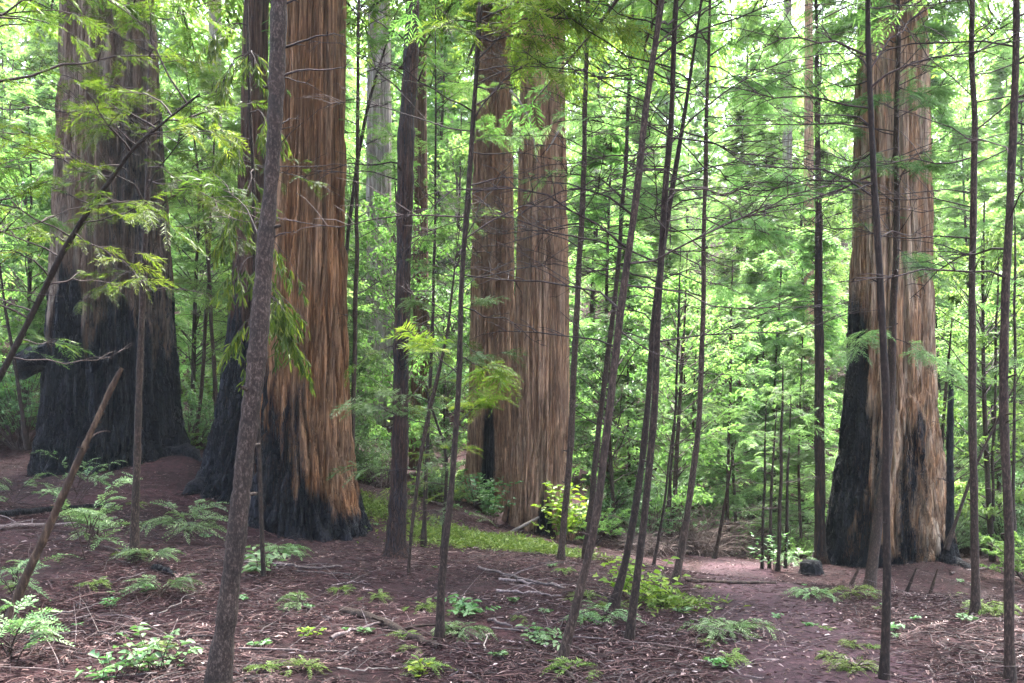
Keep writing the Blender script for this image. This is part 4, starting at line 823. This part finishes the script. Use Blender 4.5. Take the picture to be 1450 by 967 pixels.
stick('long straight pole lying across the path', [(970,826),(1030,829),(1098,829)], .03, M_DEADP, side=0, wig=.01)
stick('thin bleached twig on the left floor', [(225,875),(262,852),(290,838)], .006, M_PTWIG, side=1)
stick('curved bleached twig beside the centre plant', [(684,925),(688,905),(697,902)], .006, M_PTWIG, side=0)
stick('long thin twig curving along the bottom centre', [(480,955),(530,950),(620,948)], .006, M_PTWIG, side=2)
stick('dark broken root at the foot of the long right-leaning sapling', [(780,945),(795,955),(815,972)], .024, M_SAP, side=1)
stick('crooked branch in the litter left of the path', [(690,880),(720,890),(760,905)], .016)
stick('twiggy branch lying at the bottom left by the round-leaved plant', [(130,905),(180,900),(235,915)], .008, M_PTWIG)
stick('pale stick lying at the left bottom under the dead pole', [(40,905),(110,900),(190,905)], .008, M_STICK)
stick('pale branch on the left floor between dead pole and thin sapling', [(60,880),(115,868),(160,855)], .009, M_STICK)
stick('dark chunk of wood beside the thin dark sapling on the left', [(222,808),(236,813),(246,818)], .045, M_CHAR, 'wood_chunk', 'wood chunk', 9, 0, 'fallen logs', 0)
stick('pale stick at the right floor near the black sapling', [(1195,935),(1215,945),(1250,950)], .009, M_PTWIG, side=1)
stick('thin twig curling on the right path near the flat tuft', [(985,880),(1010,905),(1040,912)], .005, M_PTWIG, side=0)
stick('grey branch at the right edge behind the curved sapling', [(1440,820),(1480,835),(1530,840)], .02)
stick('fallen grey branch right of the tan redwood roots', [(1345,815),(1400,806),(1470,812)], .025)
stick('long thin branch on the lower right path', [(985,940),(1030,950),(1080,968)], .007, M_STICK)
o = sapling('thin pale pole propped against the right central redwood foot', [(706,763,6),(735,748,6),(762,733,5)], 20, nb=0, extra=.02, name='fallen_branch', cat='branch', group='fallen branches on the floor', mt=M_PTWIG, k=7, seg=8)
fb0 = stick('dead twig lying among the brown litter', [(470,835),(500,826),(525,830)], .008, side=2, group='small dead twigs in the litter', name='fallen_twig', cat='twig')
fb1 = stick('dead twig lying among the brown litter', [(1100,900),(1125,893),(1160,897)], .006, M_SAP, side=2, group='small dead twigs in the litter', name='fallen_twig', cat='twig')
for j in range(80):
    px = R.uniform(0, 1450); py = R.uniform(735 if px < 560 else 815, 966); b = ground_hit(px, py); o = copy_tree(fb0 if j % 3 else fb1); o.location = (b[0], b[1], float(gz(b[0], b[1])) + .015); s = R.uniform(.6, 1.7); o.scale = (s, s, 1); o.rotation_euler = (0, 0, R.uniform(0, 6))
# small burnt stump by the tan redwood
b = ground_hit(1148, 812); mb = MB(); zz = np.array([-.2, 0, .12, .22, .27, .28]); p = np.array([[0, 0, z] for z in zz]) + b; knotty(mb, p, np.array([.26, .24, .22, .2, .15, .01]), 22, amp=.35)
tag(mb.build('burnt_stump', M_CHAR, at=b), 'small black burnt stump between the slim dark redwood and the tan giant', 'stump')

# ------------------------------------------------------------------ light, sky, camera
EL, AZ = radians(66), radians(25)      # sun high, from the right and a little behind the view
w = bpy.data.worlds.new('World'); scene.world = w; w.use_nodes = True; nt = w.node_tree
sk = nt.nodes.new('ShaderNodeTexSky'); sk.sky_type = 'NISHITA'; sk.sun_disc = False; sk.sun_elevation = EL; sk.sun_rotation = AZ; sk.dust_density = 4; sk.air_density = .8; sk.ozone_density = .8
bgn = nt.nodes['Background']; hs = nn(nt, 'ShaderNodeHueSaturation', {'Saturation': .75, 'Color': sk.outputs[0]}); nt.links.new(hs.outputs[0], bgn.inputs[0]); bgn.inputs[1].default_value = .15
sd = bpy.data.lights.new('sun', 'SUN'); sd.energy = 5; sd.angle = radians(18); sd.color = (1, .975, .93)
so = bpy.data.objects.new('sun', sd); COL.objects.link(so)
from mathutils import Vector
dv = Vector((sin(AZ) * cos(EL), cos(AZ) * cos(EL), sin(EL))); so.rotation_euler = dv.to_track_quat('Z', 'Y').to_euler(); so.location = dv * 60
cam = bpy.data.cameras.new('camera'); co = bpy.data.objects.new('camera', cam); COL.objects.link(co); scene.camera = co
co.location = (0, 0, CZ); co.rotation_euler = (pi / 2, 0, 0); cam.sensor_width = 36; cam.lens = 36 * F / 1450; cam.shift_y = (H - 483.5) / 1450; cam.clip_end = 800; cam.clip_start = .05
scene.view_settings.view_transform = 'Standard'; scene.view_settings.look = 'None'; scene.view_settings.gamma = 1; scene.view_settings.exposure = 3.78
cy = scene.cycles; cy.use_denoising = True; cy.max_bounces = 7; cy.diffuse_bounces = 5; cy.transmission_bounces = 4; cy.glossy_bounces = 2; cy.caustics_reflective = False; cy.caustics_refractive = False; cy.sample_clamp_indirect = 6

def haze(density):  # added haze volume that lifts the dark pockets in the background
    mb = MB(); x0, x1, y0, y1, z0, z1 = -200, 200, -60, 280, float(GZ_MIN) - 1, 140
    v = [(x, y, z) for z in (z0, z1) for x, y in ((x0, y0), (x1, y0), (x1, y1), (x0, y1))]
    mb.add(v, [(3, 2, 1, 0), (4, 5, 6, 7), (0, 1, 5, 4), (1, 2, 6, 5), (2, 3, 7, 6), (3, 0, 4, 7)])
    m, nt, out = mat('added_haze'); pv = nn(nt, 'ShaderNodeVolumePrincipled', {'Color': (.86, .93, .92, 1), 'Density': density, 'Anisotropy': .2}); nt.links.new(pv.outputs[0], out.inputs[1])
    tag(mb.build('haze', m, smooth=False), 'thin pale haze added through the whole forest to lift the darks', 'haze', kind='stuff')
GZ_MIN = gz(GX, GY).min(); print('ground', GZ_MIN, gz(GX, GY).max())
HAZE = .00028
if HAZE: haze(HAZE); cy.volume_bounces = 1
